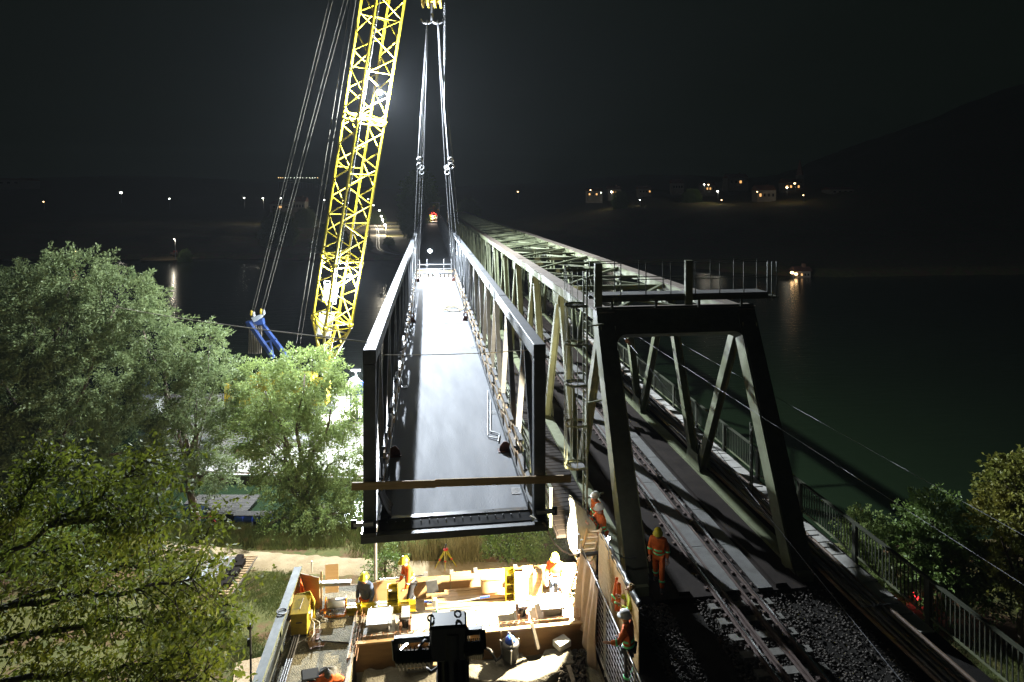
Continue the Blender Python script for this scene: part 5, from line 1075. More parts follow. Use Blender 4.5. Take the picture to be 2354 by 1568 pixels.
tp = thing('survey_tripod', WZ(1022, 1303, -8.7), 'yellow and red surveying tripod standing on the gravel path', 'tripod')
hd = WZ(1023, 1305, -8.7); top = hd+Vector((0, 0, 1.50)); top = W(1024, 1262, 33.7)
base = Vector((top.x, top.y, -8.68))
for a in (math.radians(200), math.radians(340), math.radians(265)):
    ft = base+Vector((0.62*math.cos(a), 0.55*math.sin(a), 0)); md_ = top.lerp(ft, 0.55)
    for s in (-0.05, 0.05): bar('leg', top+Vector((s, 0, -0.04)), md_+Vector((s*0.6, 0, 0)), 0.03, 0.03, 'yellow_paint', tp)
    rod('lower_leg', md_, ft, 0.022, 'yellow_paint', tp); block('clamp', md_, (0.1, 0.07, 0.07), 'red_paint', tp); rod('spike', ft+(md_-ft)*0.06, ft, 0.03, 'red_paint', tp)
b = MB(); b.lathe(top, [(0.13, -0.05), (0.14, 0), (0.1, 0.03)], 12); b.build('head', 'red_paint', tp); rod('mount', top, top+Vector((0, 0, 0.18)), 0.03, 'black_steel', tp); b = MB(); b.ball(top+Vector((0.02, 0, 0.22)), 0.06); b.build('prism', 'black_steel', tp)
t = block('loose_board', WZ(585, 1545, -8.75)+Vector((0, 0, 0.05)), (1.6, 1.5, 0.05), 'plywood', None, rz=0.2); tag(t, 'pale board lying on the ground at the bottom left by the railing', 'board')
# ------------------------------------------------------------------ people
def skin_mesh(name, verts, edges, radii, m, parent, root=0, sub=1):
    me = bpy.data.meshes.new(name); me.from_pydata([tuple(v) for v in verts], edges, []); me.update()
    me.materials.append(MATS[m]); o = link(name, me, parent)
    md = o.modifiers.new('Skin', 'SKIN'); md.use_smooth_shade = True
    if not me.skin_vertices: return o
    for i_, r in enumerate(radii):
        sv = me.skin_vertices[0].data[i_]; sv.radius = r if isinstance(r, tuple) else (r, r); sv.use_root = (i_ == root)
    s = o.modifiers.new('Sub', 'SUBSURF'); s.levels = sub; s.render_levels = sub+1
    return o
def person(loc, face, label, jacket, trousers, helmet, bands='reflector', lean=0.0, arms=None, legs=None, hair=None, vest=None, h=1.78, group=None, jacket_bands=(1.02, 1.14)):
    k = h/1.78; loc = Vector(loc); M = Matrix.Translation(loc) @ Matrix.Rotation(face, 4, 'Z')
    t = thing('person', loc, label, 'person', group)
    def lp_(x, y, z):
        if z > 0.95: z0 = z-0.95; y, z = y*math.cos(lean)+z0*math.sin(lean), 0.95+z0*math.cos(lean)-y*math.sin(lean)
        return M @ Vector((x*k, y*k, z*k))
    arms = arms or [((-0.06, -0.02, -0.28), (0.0, 0.08, -0.25)), ((0.06, -0.02, -0.28), (0.0, 0.08, -0.25))]
    legs = legs or [(-0.02, 0.02), (0.02, 0.0)]                 # forward offset of knee and foot, left and right
    J = {}
    for n_, p in dict(pel=(0, 0, .95), spi=(0, .0, 1.15), che=(0, .01, 1.36), nek=(0, .02, 1.50), hea=(0, .035, 1.60), top=(0, .03, 1.70)).items(): J[n_] = lp_(*p)
    for s, sx in (('l', -1), ('r', 1)):
        a = arms[0 if sx < 0 else 1]; sh = Vector((sx*.19, 0, 1.42)); el = sh+Vector(a[0]); wr = el+Vector(a[1]); hd = wr+(Vector(a[1]).normalized()*0.09)
        J['sh'+s], J['el'+s], J['wr'+s], J['hd'+s] = lp_(*sh), lp_(*el), lp_(*wr), lp_(*hd)
        kn, ft = legs[0 if sx < 0 else 1]
        J['hi'+s] = lp_(sx*.10, 0, .90); J['kn'+s] = M @ Vector((sx*.12*k, (kn+.02)*k, .50*k)); J['an'+s] = M @ Vector((sx*.13*k, ft*k, .10*k)); J['to'+s] = M @ Vector((sx*.15*k, (ft+.16)*k, .045*k))
    def sk(nm, names, E, rad, m, root=0): return skin_mesh(nm, [J[a] for a in names], [(names.index(a), names.index(b_)) for a, b_ in E], [tuple(c_*k for c_ in r) if isinstance(r, tuple) else r*k for r in rad], m, t, root)
    N = ['pel', 'spi', 'che', 'nek', 'hea', 'top', 'shl', 'ell', 'wrl', 'hdl', 'shr', 'elr', 'wrr', 'hdr', 'hil', 'knl', 'anl', 'tol', 'hir', 'knr', 'anr', 'tor']
    E = [('pel', 'spi'), ('spi', 'che'), ('che', 'nek'), ('nek', 'hea'), ('hea', 'top'), ('che', 'shl'), ('shl', 'ell'), ('ell', 'wrl'), ('wrl', 'hdl'), ('che', 'shr'), ('shr', 'elr'), ('elr', 'wrr'), ('wrr', 'hdr'), ('pel', 'hil'), ('hil', 'knl'), ('knl', 'anl'), ('anl', 'tol'), ('pel', 'hir'), ('hir', 'knr'), ('knr', 'anr'), ('anr', 'tor')]
    sk('body', N, E, [(.13, .10), (.12, .09), (.15, .10), .055, (.085, .10), (.075, .085), .06, .042, .03, .035, .06, .042, .03, .035, .08, .055, .04, .035, .08, .055, .04, .035], 'skin')
    NJ = ['spi', 'pel', 'che', 'nek', 'shl', 'ell', 'wrl', 'shr', 'elr', 'wrr']
    EJ = [('pel', 'spi'), ('spi', 'che'), ('che', 'nek'), ('che', 'shl'), ('shl', 'ell'), ('ell', 'wrl'), ('che', 'shr'), ('shr', 'elr'), ('elr', 'wrr')]
    sk('jacket', NJ, EJ, [(.175, .135), (.175, .14), (.19, .14), .075, .09, .07, .055, .09, .07, .055], jacket)
    NT = ['pel', 'hil', 'knl', 'anl', 'hir', 'knr', 'anr']; ET = [('pel', 'hil'), ('hil', 'knl'), ('knl', 'anl'), ('pel', 'hir'), ('hir', 'knr'), ('knr', 'anr')]
    sk('trousers', NT, ET, [(.155, .125), .105, .08, .07, .105, .08, .07], trousers)
    for s in 'lr': sk('boot', ['an'+s, 'to'+s], [('an'+s, 'to'+s)], [.062, .055], 'boot')
    Mr = Matrix.Rotation(face, 3, 'Z') @ Matrix.Rotation(-lean*0.6, 3, 'X')
    hc = J['hea']; fx = Mr @ Vector((1, 0, 0)); fy = Mr @ Vector((0, 1, 0)); fz = Mr @ Vector((0, 0, 1))
    b = MB()
    for sx in (-1, 1): b.ball(hc+fx*(sx*.034*k)+fy*(.092*k)+fz*(.035*k), .013*k, 6)
    b.build('eyes', 'eye', t)
    b = MB(); b.prism([hc+fy*(.095*k)+fz*(.035*k), hc+fy*(.128*k)-fz*(.005*k), hc+fy*(.095*k)-fz*(.015*k)], fx*(.02*k)); 
    for sx in (-1, 1): b.ball(hc+fx*(sx*.088*k)+fz*(.02*k), .024*k, 6, sx=0.5)
    b.build('nose_and_ears', 'skin', t); b = MB(); b.box(hc+fy*(.098*k)-fz*(.045*k), (.05*k, .012*k, .012*k), rot=Mr); b.build('mouth', 'rust_lug', t)
    for s, sx in (('l', -1), ('r', 1)):
        d = (J['hd'+s]-J['wr'+s]).normalized(); x, y, z = frame(d, up=fy); b = MB(); p = J['hd'+s]
        for f_ in range(4):
            o = x*((f_-1.5)*.019*k); ln = (.075, .085, .08, .06)[f_]*k; b.tube([p+o, p+o+d*ln*0.6+y*.006, p+o+d*ln+y*(.025*k)], .0095*k, 5, r1=.007*k)
        b.tube([p-d*.05*k+x*(-sx*.03*k), p-d*.01*k+x*(-sx*.06*k), p+d*.025*k+x*(-sx*.065*k)], .011*k, 5, r1=.008*k); b.build('fingers', 'skin', t, smooth=True)
    if helmet:
        b = MB(); hc2 = hc+fz*(.055*k); n = 14
        prof = [(.15, -.01), (.148, .0), (.128, .012), (.124, .06), (.102, .105), (.06, .135), (.01, .145)]
        o0 = len(b.v)
        for (r, z_) in prof:
            for q in range(n):
                a = 2*math.pi*q/n; rr_ = r*(1.0+(0.16 if z_ < 0.005 and math.sin(a) > 0.3 else 0)); b.v.append(tuple(hc2+fx*(rr_*.93*math.cos(a)*k)+fy*(rr_*1.12*math.sin(a)*k)+fz*(z_*k)))
        for i_ in range(len(prof)-1):
            for q in range(n): a = i_*n+q; c2 = i_*n+(q+1) % n; b.f.append((a, c2, c2+n, a+n))
        b.f.append(tuple(range((len(prof)-1)*n, len(prof)*n))); b.f.append(tuple(reversed(range(n)))); b.build('helmet', helmet, t, smooth=True)
    if hair:
        b = MB(); n = 12; prof = [(.05, .11), (.10, .09), (.118, .03), (.12, -.06), (.11, -.16), (.085, -.26), (.03, -.32)]
        for (r, z_) in prof:
            for q in range(n): a = 2*math.pi*q/n; b.v.append(tuple(hc+fx*(r*1.0*math.cos(a)*k)+fy*((r*1.0*math.sin(a) if math.sin(a) < 0 else r*.45*math.sin(a))*k-.025)+fz*(z_*k+.03)))
        for i_ in range(len(prof)-1):
            for q in range(n): a = i_*n+q; c2 = i_*n+(q+1) % n; b.f.append((a, c2, c2+n, a+n))
        b.f.append(tuple(range(n))); b.build('hair', hair, t, smooth=True)
    ax_u = (J['che']-J['pel']).normalized()
    def band(c_, axis, rx, ry, hh, m):
        b = MB(); n = 20; x, y, z = frame(axis, up=fy); vs_ = []
        xx = fx-z*fx.dot(z); xx.normalize(); yy_ = z.cross(xx)
        for zz in (-hh, hh):
            for q in range(n): a = 2*math.pi*q/n; vs_.append(c_+xx*(rx*math.cos(a))+yy_*(ry*math.sin(a))+z*zz)
        b.add(vs_, [(q, (q+1) % n, (q+1) % n+n, q+n) for q in range(n)]); o = b.build('reflective_band', m, t, smooth=True); md = o.modifiers.new('t', 'SOLIDIFY'); md.thickness = 0.008
    if bands:
        for z_ in jacket_bands: band(lp_(0, 0.0, z_), ax_u, .182*k, .145*k, .027*k, bands)
        for s in 'lr':
            band(J['el'+s].lerp(J['wr'+s], .25), (J['wr'+s]-J['el'+s]), .075*k, .075*k, .022*k, bands)
            band(J['kn'+s].lerp(J['an'+s], .45), (J['an'+s]-J['kn'+s]), .085*k, .085*k, .025*k, bands)
    return t
GP = 'workers on the site'
# trench workers
person((WY(842, 1400, 19.55).x, 19.55, ZTR), math.radians(150), 'worker in navy hoodie and orange trousers with yellow helmet in the trench', 'navy', 'hivis_orange', 'helmet_yellow', bands=None, lean=0.12,
       arms=[((-.08, 0.02, -.27), (0.03, .16, -.2)), ((.1, .0, -.26), (-.04, .12, -.22))], group=GP, h=1.80)
person((WY(945, 1400, 20.2).x, 20.2, ZTR), math.radians(110), 'worker in orange jacket with yellow helmet bending forward in the middle of the trench', 'hivis_orange', 'dark_cloth', 'helmet_yellow', bands='reflector_grey', lean=0.30,
       arms=[((-.06, .12, -.25), (.0, .15, -.2)), ((.06, .12, -.25), (.0, .15, -.2))], legs=[(.1, .1), (-.05, -.15)], group=GP, h=1.86)
person((WY(1277, 1400, 19.75).x, 19.75, ZTR), math.radians(160), 'worker in orange and navy beside the dazzling lamp at the right of the trench', 'hivis_orange', 'navy', 'helmet_yellow', bands='reflector_grey', lean=0.2,
       arms=[((-.1, .1, -.24), (.08, .2, -.1)), ((.08, .1, -.25), (-.05, .2, -.1))], group=GP, h=1.88)
# watchers by the portal leg
pA = W(1372, 1122, 20.3); pB = W(1384, 1142, 19.5)
person((pA.x, pA.y, -0.1), math.radians(110), 'worker in orange with white helmet standing behind another at the portal leg', 'hivis_orange', 'hivis_orange', 'helmet_white', lean=0.05, group=GP, h=1.80)
person((pB.x, pB.y, -0.1), math.radians(95), 'worker in orange with white helmet leaning on the wall by the portal leg', 'hivis_orange', 'hivis_orange', 'helmet_white', lean=0.1,
       arms=[((-.08, .16, -.22), (.14, .2, .06)), ((.08, .16, -.22), (-.14, .2, .06))], group=GP, h=1.80, jacket_bands=(1.0, 1.12))
pC = W(1514, 1202, 18.2)
person((pC.x, pC.y, -0.1), math.radians(150), 'worker with yellow helmet walking along the track in a dark orange suit', 'hivis_orange', 'hivis_orange', 'helmet_yellow', lean=0.18, legs=[(.2, .25), (-.12, -.3)], group=GP, h=1.80)
pD = W(1453, 1323, 15.9)
person((pD.x, pD.y, -0.3), math.radians(75), 'blond haired person in yellow vest facing the chipboard wall', 'hivis_yellow', 'dark_cloth', None, hair='hair_blond', lean=0.05, arms=[((-.1, .1, -.22), (.12, .18, .08)), ((.1, .1, -.22), (-.1, .18, .1))], group=GP, h=1.72)
pE = W(1445, 1370, 14.7)
person((pE.x, pE.y, -0.3), math.radians(55), 'worker in orange with white helmet standing nearest at the mesh fence', 'hivis_orange', 'dark_cloth', 'helmet_white', lean=0.08, arms=[((-.12, .12, -.22), (-.05, .2, -.02)), ((.08, .05, -.26), (-.05, .18, -.1))], group=GP, h=1.80)
pF = WZ(407, 1012, ZB)
person((pF.x, pF.y, ZB), math.radians(200), 'small figure in red standing on the barge between the willows', 'red_paint', 'dark_cloth', 'helmet_white', bands=None, group=GP, h=1.8)
# ------------------------------------------------------------------ trees, bushes, grass
def leaf_cloud(name, centres, per, spread, ln, wd, m, parent, rng, fold=0.25, droop=0.0, flat=0.0, dirs=None, plume=0.0):
    n = len(centres)*per
    c = np.repeat(np.asarray(centres, float), per, axis=0)
    sp = np.repeat(np.broadcast_to(np.asarray(spread, float).reshape(-1, 1), (len(centres), 1)), per, axis=0)
    off = rng.normal(0, 1, (n, 3)); off /= np.linalg.norm(off, axis=1, keepdims=True)+1e-9
    off *= sp*rng.uniform(0.15, 1.0, (n, 1))**0.6
    off[:, 2] *= 0.8
    p = c+off
    if dirs is not None:
        dv = np.repeat(dirs, per, axis=0); u_ = rng.uniform(0, 1, (n, 1)); pl_n = np.repeat(plume*rng.uniform(0.3, 1.5, (len(centres), 1)), per, axis=0)
        p = c+off*(1-0.72*u_)*0.85+dv*u_*pl_n+np.array([0, 0, -0.25])*u_**2*pl_n; off = off*0.5+dv*sp
    d = off/(np.linalg.norm(off, axis=1, keepdims=True)+1e-9)+rng.normal(0, 0.6, (n, 3)); d[:, 2] -= droop; d /= np.linalg.norm(d, axis=1, keepdims=True)
    up = rng.normal(0, 1, (n, 3)); up[:, 2] += flat; s = np.cross(d, up); s /= np.linalg.norm(s, axis=1, keepdims=True)+1e-9; nn = np.cross(s, d)
    L = ln*rng.uniform(0.6, 1.3, (n, 1)); Wd = wd*rng.uniform(0.7, 1.2, (n, 1))
    a = p; b_ = p+d*L*0.45+s*Wd+nn*Wd*fold; t = p+d*L; e = p+d*L*0.45-s*Wd+nn*Wd*fold
    V = np.stack([a, b_, t, e], 1).reshape(-1, 3); Q = np.arange(n*4, dtype=np.int32).reshape(-1, 4)
    return np_mesh(name, V, Q, m, parent)
def clump_centres(lobes, rng, dens):
    C_ = []; D_ = []
    for (cx, cy, cz_, rx, ry, rz) in lobes:
        n = int(dens*(rx*ry+rx*rz+ry*rz)/3*4)
        v = rng.normal(0, 1, (n, 3)); v /= np.linalg.norm(v, axis=1, keepdims=True)
        r = rng.uniform(0.45, 1.0, (n, 1))**0.5*(1+0.12*np.sin(v[:, :1]*7+v[:, 2:]*5))
        C_.append(np.array([cx, cy, cz_])+v*r*np.array([rx, ry, rz]))
        dv = v+rng.normal(0, 0.4, v.shape); dv[:, 2] += 0.35; D_.append(dv/np.linalg.norm(dv, axis=1, keepdims=True))
    return np.concatenate(C_), np.concatenate(D_)
def branchy(b, p0, p1, r0, r1, rng, n=6, wob=0.06):
    p0 = Vector(p0); p1 = Vector(p1); L = (p1-p0).length
    pts = [p0.lerp(p1, i_/n)+Vector((rng.normal(0, wob*L*0.3), rng.normal(0, wob*L*0.3), 0.06*L*math.sin(math.pi*i_/n)))*(0 if i_ in (0, n) else 1) for i_ in range(n+1)]
    b.tube(pts, r0, 6, r1=r1); return pts
def tree(name, label, base, lobes, dens, per, spread, ln, wd, leaf, bark='bark', seed=1, tr=0.22, cat='tree', group=None, droop=0.2):
    rng = np.random.default_rng(seed); base = Vector(base); t = thing(name, base, label, cat, group)
    cc, cdir = clump_centres(lobes, rng, dens)
    b = MB(); zc = min(l[2]-l[5]*0.6 for l in lobes); mid = Vector((base.x+(np.mean([l[0] for l in lobes])-base.x)*0.4, base.y+(np.mean([l[1] for l in lobes])-base.y)*0.4, base.z+max(0.8, (zc-base.z)*0.6+0.6)))
    trunk = branchy(b, base-Vector((0, 0, 0.3)), mid, tr, tr*0.75, rng, 5)
    for l in lobes:
        c = Vector(l[:3]); q = branchy(b, mid, c, tr*0.55, tr*0.18, rng, 6, 0.1)
        sel = cc[rng.choice(len(cc), 14)]
        for s_ in sel:
            s_ = Vector(s_)
            if (s_-c).length < max(l[3:])*1.2: branchy(b, q[rng.integers(2, 6)], s_, tr*0.14, 0.012, rng, 4, 0.1)
    b.build('trunk', bark, t, smooth=True)
    leaf_cloud('crown', cc, per, spread, ln, wd, leaf, t, rng, droop=droop, dirs=cdir, plume=spread*2.0)
    return t
def lobe(x, y, D, rx, ry, rz): p = W(x, y, D); return (p.x, p.y, p.z, rx, ry, rz)
G_ = -8.9
# big willows on the left bank
def base_at(x, D, z=G_): p = W(x, 1000, D); return (p.x, p.y, z)
tree('willow_tree', 'tall dark willow at the far left rising above the others', base_at(110, 40.5, -9.9), [lobe(165, 640, 40.5, 2.2, 2.0, 1.6), lobe(60, 680, 41.5, 2.4, 2, 1.9), lobe(120, 780, 39.5, 3.2, 2.6, 2.6), lobe(270, 700, 40.5, 2.0, 2, 1.7), lobe(40, 900, 39.5, 3.0, 2.5, 3.0), lobe(200, 880, 39.0, 3.0, 2.5, 2.6), lobe(120, 1020, 39.5, 3.4, 2.5, 2.6), lobe(-60, 800, 41.5, 3, 2.5, 3), lobe(285, 1040, 39.5, 1.8, 2, 2.0), lobe(-40, 1050, 38.5, 3, 2.5, 2.5)],
     13, 46, 0.52, 0.21, 0.042, 'leaf_willow', seed=1, tr=0.38, group='willows on the bank')
tree('willow_tree', 'middle willow with rounded crown left of the blue derrick frame', base_at(450, 41.1, -9.9), [lobe(440, 800, 41.1, 1.7, 1.7, 1.4), lobe(380, 900, 40.6, 1.9, 1.8, 2.0), lobe(490, 900, 41.1, 1.8, 1.7, 2.0), lobe(430, 1010, 40.6, 2.2, 1.9, 1.9), lobe(350, 1110, 40.1, 1.5, 1.5, 1.3), lobe(330, 760, 41.6, 1.7, 1.6, 1.5), lobe(480, 1085, 41.4, 1.3, 1.2, 1.1)],
     14, 46, 0.48, 0.20, 0.04, 'leaf_willow', seed=2, tr=0.3, group='willows on the bank')
tree('willow_tree', 'brightly lit willow in front of the crane boom foot', base_at(700, 41.3, -9.9), [lobe(700, 860, 41.3, 2.0, 1.8, 1.5), lobe(610, 900, 41.3, 1.9, 1.8, 1.7), lobe(760, 940, 41.3, 2.0, 1.7, 1.7), lobe(660, 1010, 40.8, 2.3, 2.0, 1.8), lobe(770, 1060, 41.1, 1.8, 1.6, 1.7), lobe(590, 990, 41.3, 1.5, 1.4, 1.6), lobe(730, 1140, 40.8, 2.2, 1.7, 1.7), lobe(640, 1100, 40.8, 1.3, 1.3, 1.2), lobe(790, 1190, 40.6, 1.4, 1.2, 1.1)],
     14, 46, 0.48, 0.19, 0.038, 'leaf_pale', seed=3, tr=0.3, group='willows on the bank')
# bushes along the bank
bushes = [(740, 1222, 37.6, 1.9, 1.2, 'leafy green bush at the foot of the bright willow'), (1185, 1280, 35.0, 1.7, 1.5, 'rounded green bush on the bank under the footbridge'), (1295, 1270, 35.6, 1.4, 1.9, 'green bush on the bank beside the railway bridge'), (955, 1275, 35.6, 1.3, 0.8, 'low bush on the bank left of the tripod'), (655, 1235, 37.5, 1.4, 0.8, 'shrub between path and water left of the footbridge'), (884, 1318, 33.0, 0.7, 0.75, 'small leafy shrub on the path behind the plywood wall'), (1255, 1290, 34.6, 1.2, 0.8, 'low bush on the bank behind the bright worker'), (250, 1235, 35.2, 2.2, 1.4, 'dense shrub under the far left willow'), (120, 1250, 33.5, 2.0, 1.6, 'dark shrub at the left edge below the willow')]
for k, (x, y, D, r, h, lab) in enumerate(bushes):
    p = W(x, y, D); z0 = float(terrain_z(np.array([(x-CX)/F*D]), np.array([D]))[0]); z0 = max(z0, -10.2)
    tree('bush', lab, (p.x, p.y, z0), [(p.x, p.y, z0+h*0.7, r, r*0.7, h*0.75), (p.x+r*0.5, p.y, z0+h*0.5, r*0.6, r*0.5, h*0.6), (p.x-r*0.55, p.y, z0+h*0.5, r*0.6, r*0.5, h*0.6)], 26, 26, 0.3, 0.13, 0.035, 'leaf_bush' if k % 3 else 'leaf_pale', seed=20+k, tr=0.07, cat='bush', group='bushes along the bank')
# right bank
tree('shrub_tree', 'grey green bushy tree right of the railing', base_at(2010, 31), [lobe(1990, 1230, 31, 1.0, 1.0, 1.0), lobe(2050, 1290, 30.5, 1.3, 1.2, 1.2), lobe(1990, 1300, 31, 0.9, 0.9, 0.9)], 26, 34, 0.34, 0.15, 0.04, 'leaf_pale', seed=40, tr=0.12, group='trees right of the railing')
tree('shrub_tree', 'broad leafy tree in the middle right of the railing', base_at(2170, 30), [lobe(2160, 1200, 30, 1.3, 1.2, 1.1), lobe(2110, 1260, 30, 1.1, 1.1, 1.0), lobe(2200, 1290, 29.5, 1.5, 1.2, 1.2), lobe(2130, 1340, 29.5, 1.2, 1.0, 1.0), lobe(2270, 1330, 29, 1.2, 1.0, 1.2)], 24, 34, 0.36, 0.17, 0.05, 'leaf_bush', seed=41, tr=0.14, group='trees right of the railing')
tree('shrub_tree', 'yellow green tree at the right edge of the picture', base_at(2345, 27), [lobe(2330, 1110, 27, 0.9, 0.9, 1.0), lobe(2300, 1190, 27, 0.8, 0.8, 0.8), lobe(2360, 1200, 27, 1.2, 1.0, 1.2), lobe(2350, 1300, 27, 1.2, 1.0, 1.2), lobe(2400, 1100, 27, 1.0, 1, 1.2)], 26, 34, 0.3, 0.17, 0.06, 'leaf_autumn', seed=42, tr=0.14, group='trees right of the railing')
# near tree at the lower left: long dark branches with broad leaves
rng = np.random.default_rng(77)
nt_ = thing('near_tree', W(-420, 1500, 12.5), 'near tree at the lower left with dark branches and broad yellow green leaves', 'tree')
nt_.location.z = -8.8
b = MB(); tips = []
root = W(-300, 1560, 12.0)
b.tube([Vector((root.x-0.6, root.y, -9.2)), Vector((root.x-0.3, root.y, -3.0)), root], 0.22, 8, r1=0.12)
limbs = [[(-300, 1560, 12), (-60, 1330, 11.6), (120, 1205, 11.4), (230, 1140, 11.3), (330, 1060, 11.2)], [(-300, 1560, 12), (0, 1400, 12), (180, 1330, 12.2), (340, 1290, 12.4), (470, 1235, 12.6)], [(-300, 1560, 12), (20, 1470, 11.5), (220, 1430, 11.4), (400, 1420, 11.4), (520, 1390, 11.5)], [(-300, 1580, 12), (60, 1560, 11), (260, 1540, 10.8), (430, 1500, 10.8)], [(-60, 1330, 11.6), (20, 1220, 11.8), (60, 1130, 12), (110, 1060, 12.2)], [(120, 1205, 11.4), (200, 1190, 11.2), (310, 1200, 11.0), (370, 1190, 11.0)], [(0, 1400, 12), (150, 1370, 11.4), (300, 1360, 11), (440, 1330, 11)], [(-300, 1580, 12), (100, 1600, 10.4), (300, 1590, 10.2), (470, 1545, 10.3)], [(-100, 1420, 12), (40, 1290, 12.6), (160, 1250, 12.8), (260, 1240, 13)]]
for lm in limbs:
    pts = [W(*q) for q in lm]; P_ = []
    for a in range(len(pts)-1):
        for k in range(6): P_.append(pts[a].lerp(pts[a+1], k/6)+Vector((rng.normal(0, .02), rng.normal(0, .02), rng.normal(0, .02)+0.03*math.sin(k))))
    P_.append(pts[-1]); b.tube(P_, 0.07, 6, r1=0.014)
    for i_ in range(5, len(P_)):
        dirn = (P_[i_]-P_[i_-1]).normalized()
        for q in range(3):
            v = Vector(rng.normal(0, 1, 3)); v = (v-dirn*v.dot(dirn)).normalized(); e = P_[i_]+(dirn*0.7+v*0.75+Vector((0, 0, -.1)))*rng.uniform(0.35, 0.95)
            m_ = P_[i_].lerp(e, 0.5)+Vector((0, 0, 0.04)); b.tube([P_[i_], m_, e], 0.012, 4, r1=0.004)
            for f_ in np.linspace(0.35, 1.05, 5): tips.append(P_[i_].lerp(e, f_)+Vector(rng.normal(0, .05, 3)))
b.build('trunk', 'bark_dark', nt_, smooth=True)
extra = []
for k in range(120):
    x = rng.uniform(-60, 470); y = rng.uniform(1080, 1640)
    if y < 1090+max(0, (x-100))*0.55: continue
    extra.append(W(x, y, rng.uniform(10.4, 13.2)))
tips += extra
leaf_cloud('crown', np.array([tuple(p) for p in tips]), 8, 0.18, 0.125, 0.027, 'leaf_near', nt_, rng, fold=0.2, droop=0.5, flat=1.2)
# sprigs of the near tree with lit leaves reaching right
spr = []
for (x, y) in ((520, 1285), (505, 1300), (490, 1318), (455, 1290), (460, 1310), (440, 1330), (545, 1435), (530, 1448), (520, 1470), (500, 1520), (470, 1555), (540, 1540)): spr += [tuple(W(x+rng.normal(0, 4), y+rng.normal(0, 4), 11.2)) for _ in range(3)]
leaf_cloud('sprig_leaves', np.array(spr), 7, 0.12, 0.13, 0.036, 'leaf_near', nt_, rng, fold=0.2, droop=0.4, flat=1.2)
b = MB()
for (x, y) in ((520, 1285), (505, 1300), (545, 1435), (520, 1470), (540, 1540)): b.tube([W(x-90, y+25, 11.3), W(x-40, y+6, 11.2), W(x, y, 11.2)], 0.01, 4, r1=0.004)
b.build('sprig', 'bark_dark', nt_)
# grass: blades on the slope, tall grass and reeds on the bank edge
def blades(name, n, fn, h, w, m, label, lean=0.35):
    p = fn(n); n = len(p); rngb = np.random.default_rng(n)
    a = rngb.uniform(0, 6.28, n); H = h*rngb.uniform(0.4, 1.3, n); lx = np.cos(a)*H*lean*rngb.uniform(0, 1.4, n); ly = np.sin(a)*H*lean*rngb.uniform(0, 1.4, n)
    b2 = rngb.uniform(0, 6.28, n); sx = np.cos(b2)*w; sy = np.sin(b2)*w
    V = np.stack([p+np.stack([-sx, -sy, 0*sx], 1), p+np.stack([sx, sy, 0*sx], 1), p+np.stack([lx, ly, H], 1)], 1).reshape(-1, 3)
    o = np_mesh(name, V, np.arange(n*3, dtype=np.int32).reshape(-1, 3), m); stuff(o); return tag(o, label, 'grass')
def on_ground(xr, yr, keep=None):
    def fn(n):
        rg = np.random.default_rng(int(n)+5); x = rg.uniform(*xr, n); y = rg.uniform(*yr, n); D = F*(CZ-G_)/(y-HY); xc_ = (x-CX)/F*D
        k_ = vnoise(xc_*0.9, D*0.9, 8)+rg.normal(0, .5, n) > (-0.2 if keep is None else keep)
        x, y, D, xc_ = x[k_], y[k_], D[k_], xc_[k_]; z = terrain_z(xc_, D)
        return np.stack([xc_*CS+D*SN, -xc_*SN+D*CS, z-0.01], 1)
    return fn
blades('grass_slope', 130000, on_ground((330, 690), (1295, 1580), -0.1), 0.13, 0.014, 'grass', 'short patchy grass on the ground left of the pad')
blades('bank_grass_right', 42000, on_ground((790, 1420), (1218, 1288), -0.2), 0.42, 0.015, 'grass', 'tall grass on the bank under the footbridge')
blades('bank_grass', 50000, on_ground((380, 790), (1218, 1260), 0.0), 0.42, 0.016, 'grass', 'tall grass along the river bank beyond the path')
blades('path_edge_grass', 9000, on_ground((380, 800), (1258, 1268), 0.3), 0.22, 0.012, 'grass', 'short grass fringe along the gravel path')
blades('right_grass', 20000, on_ground((1900, 2420), (1440, 1580), -0.5), 0.16, 0.014, 'grass', 'short grass on the ground right of the railing')
cl = np.random.default_rng(3)
blades('reed_clump', 1500, lambda n: np.stack([WZ(1066, 1290, -8.9).x+cl.normal(0, .5, n), WZ(1066, 1290, -8.9).y+cl.normal(0, .3, n), np.full(n, -8.9)], 1), 1.9, 0.014, 'reed', 'dry straw coloured reeds beside the tripod', 0.4)
blades('reed_patch', 1300, lambda n: np.stack([WZ(975, 1284, -8.9).x+cl.normal(0, .7, n), WZ(975, 1284, -8.9).y+cl.normal(0, .3, n), np.full(n, -8.9)], 1), 1.3, 0.014, 'reed', 'dry reeds on the bank left of the tripod', 0.4)
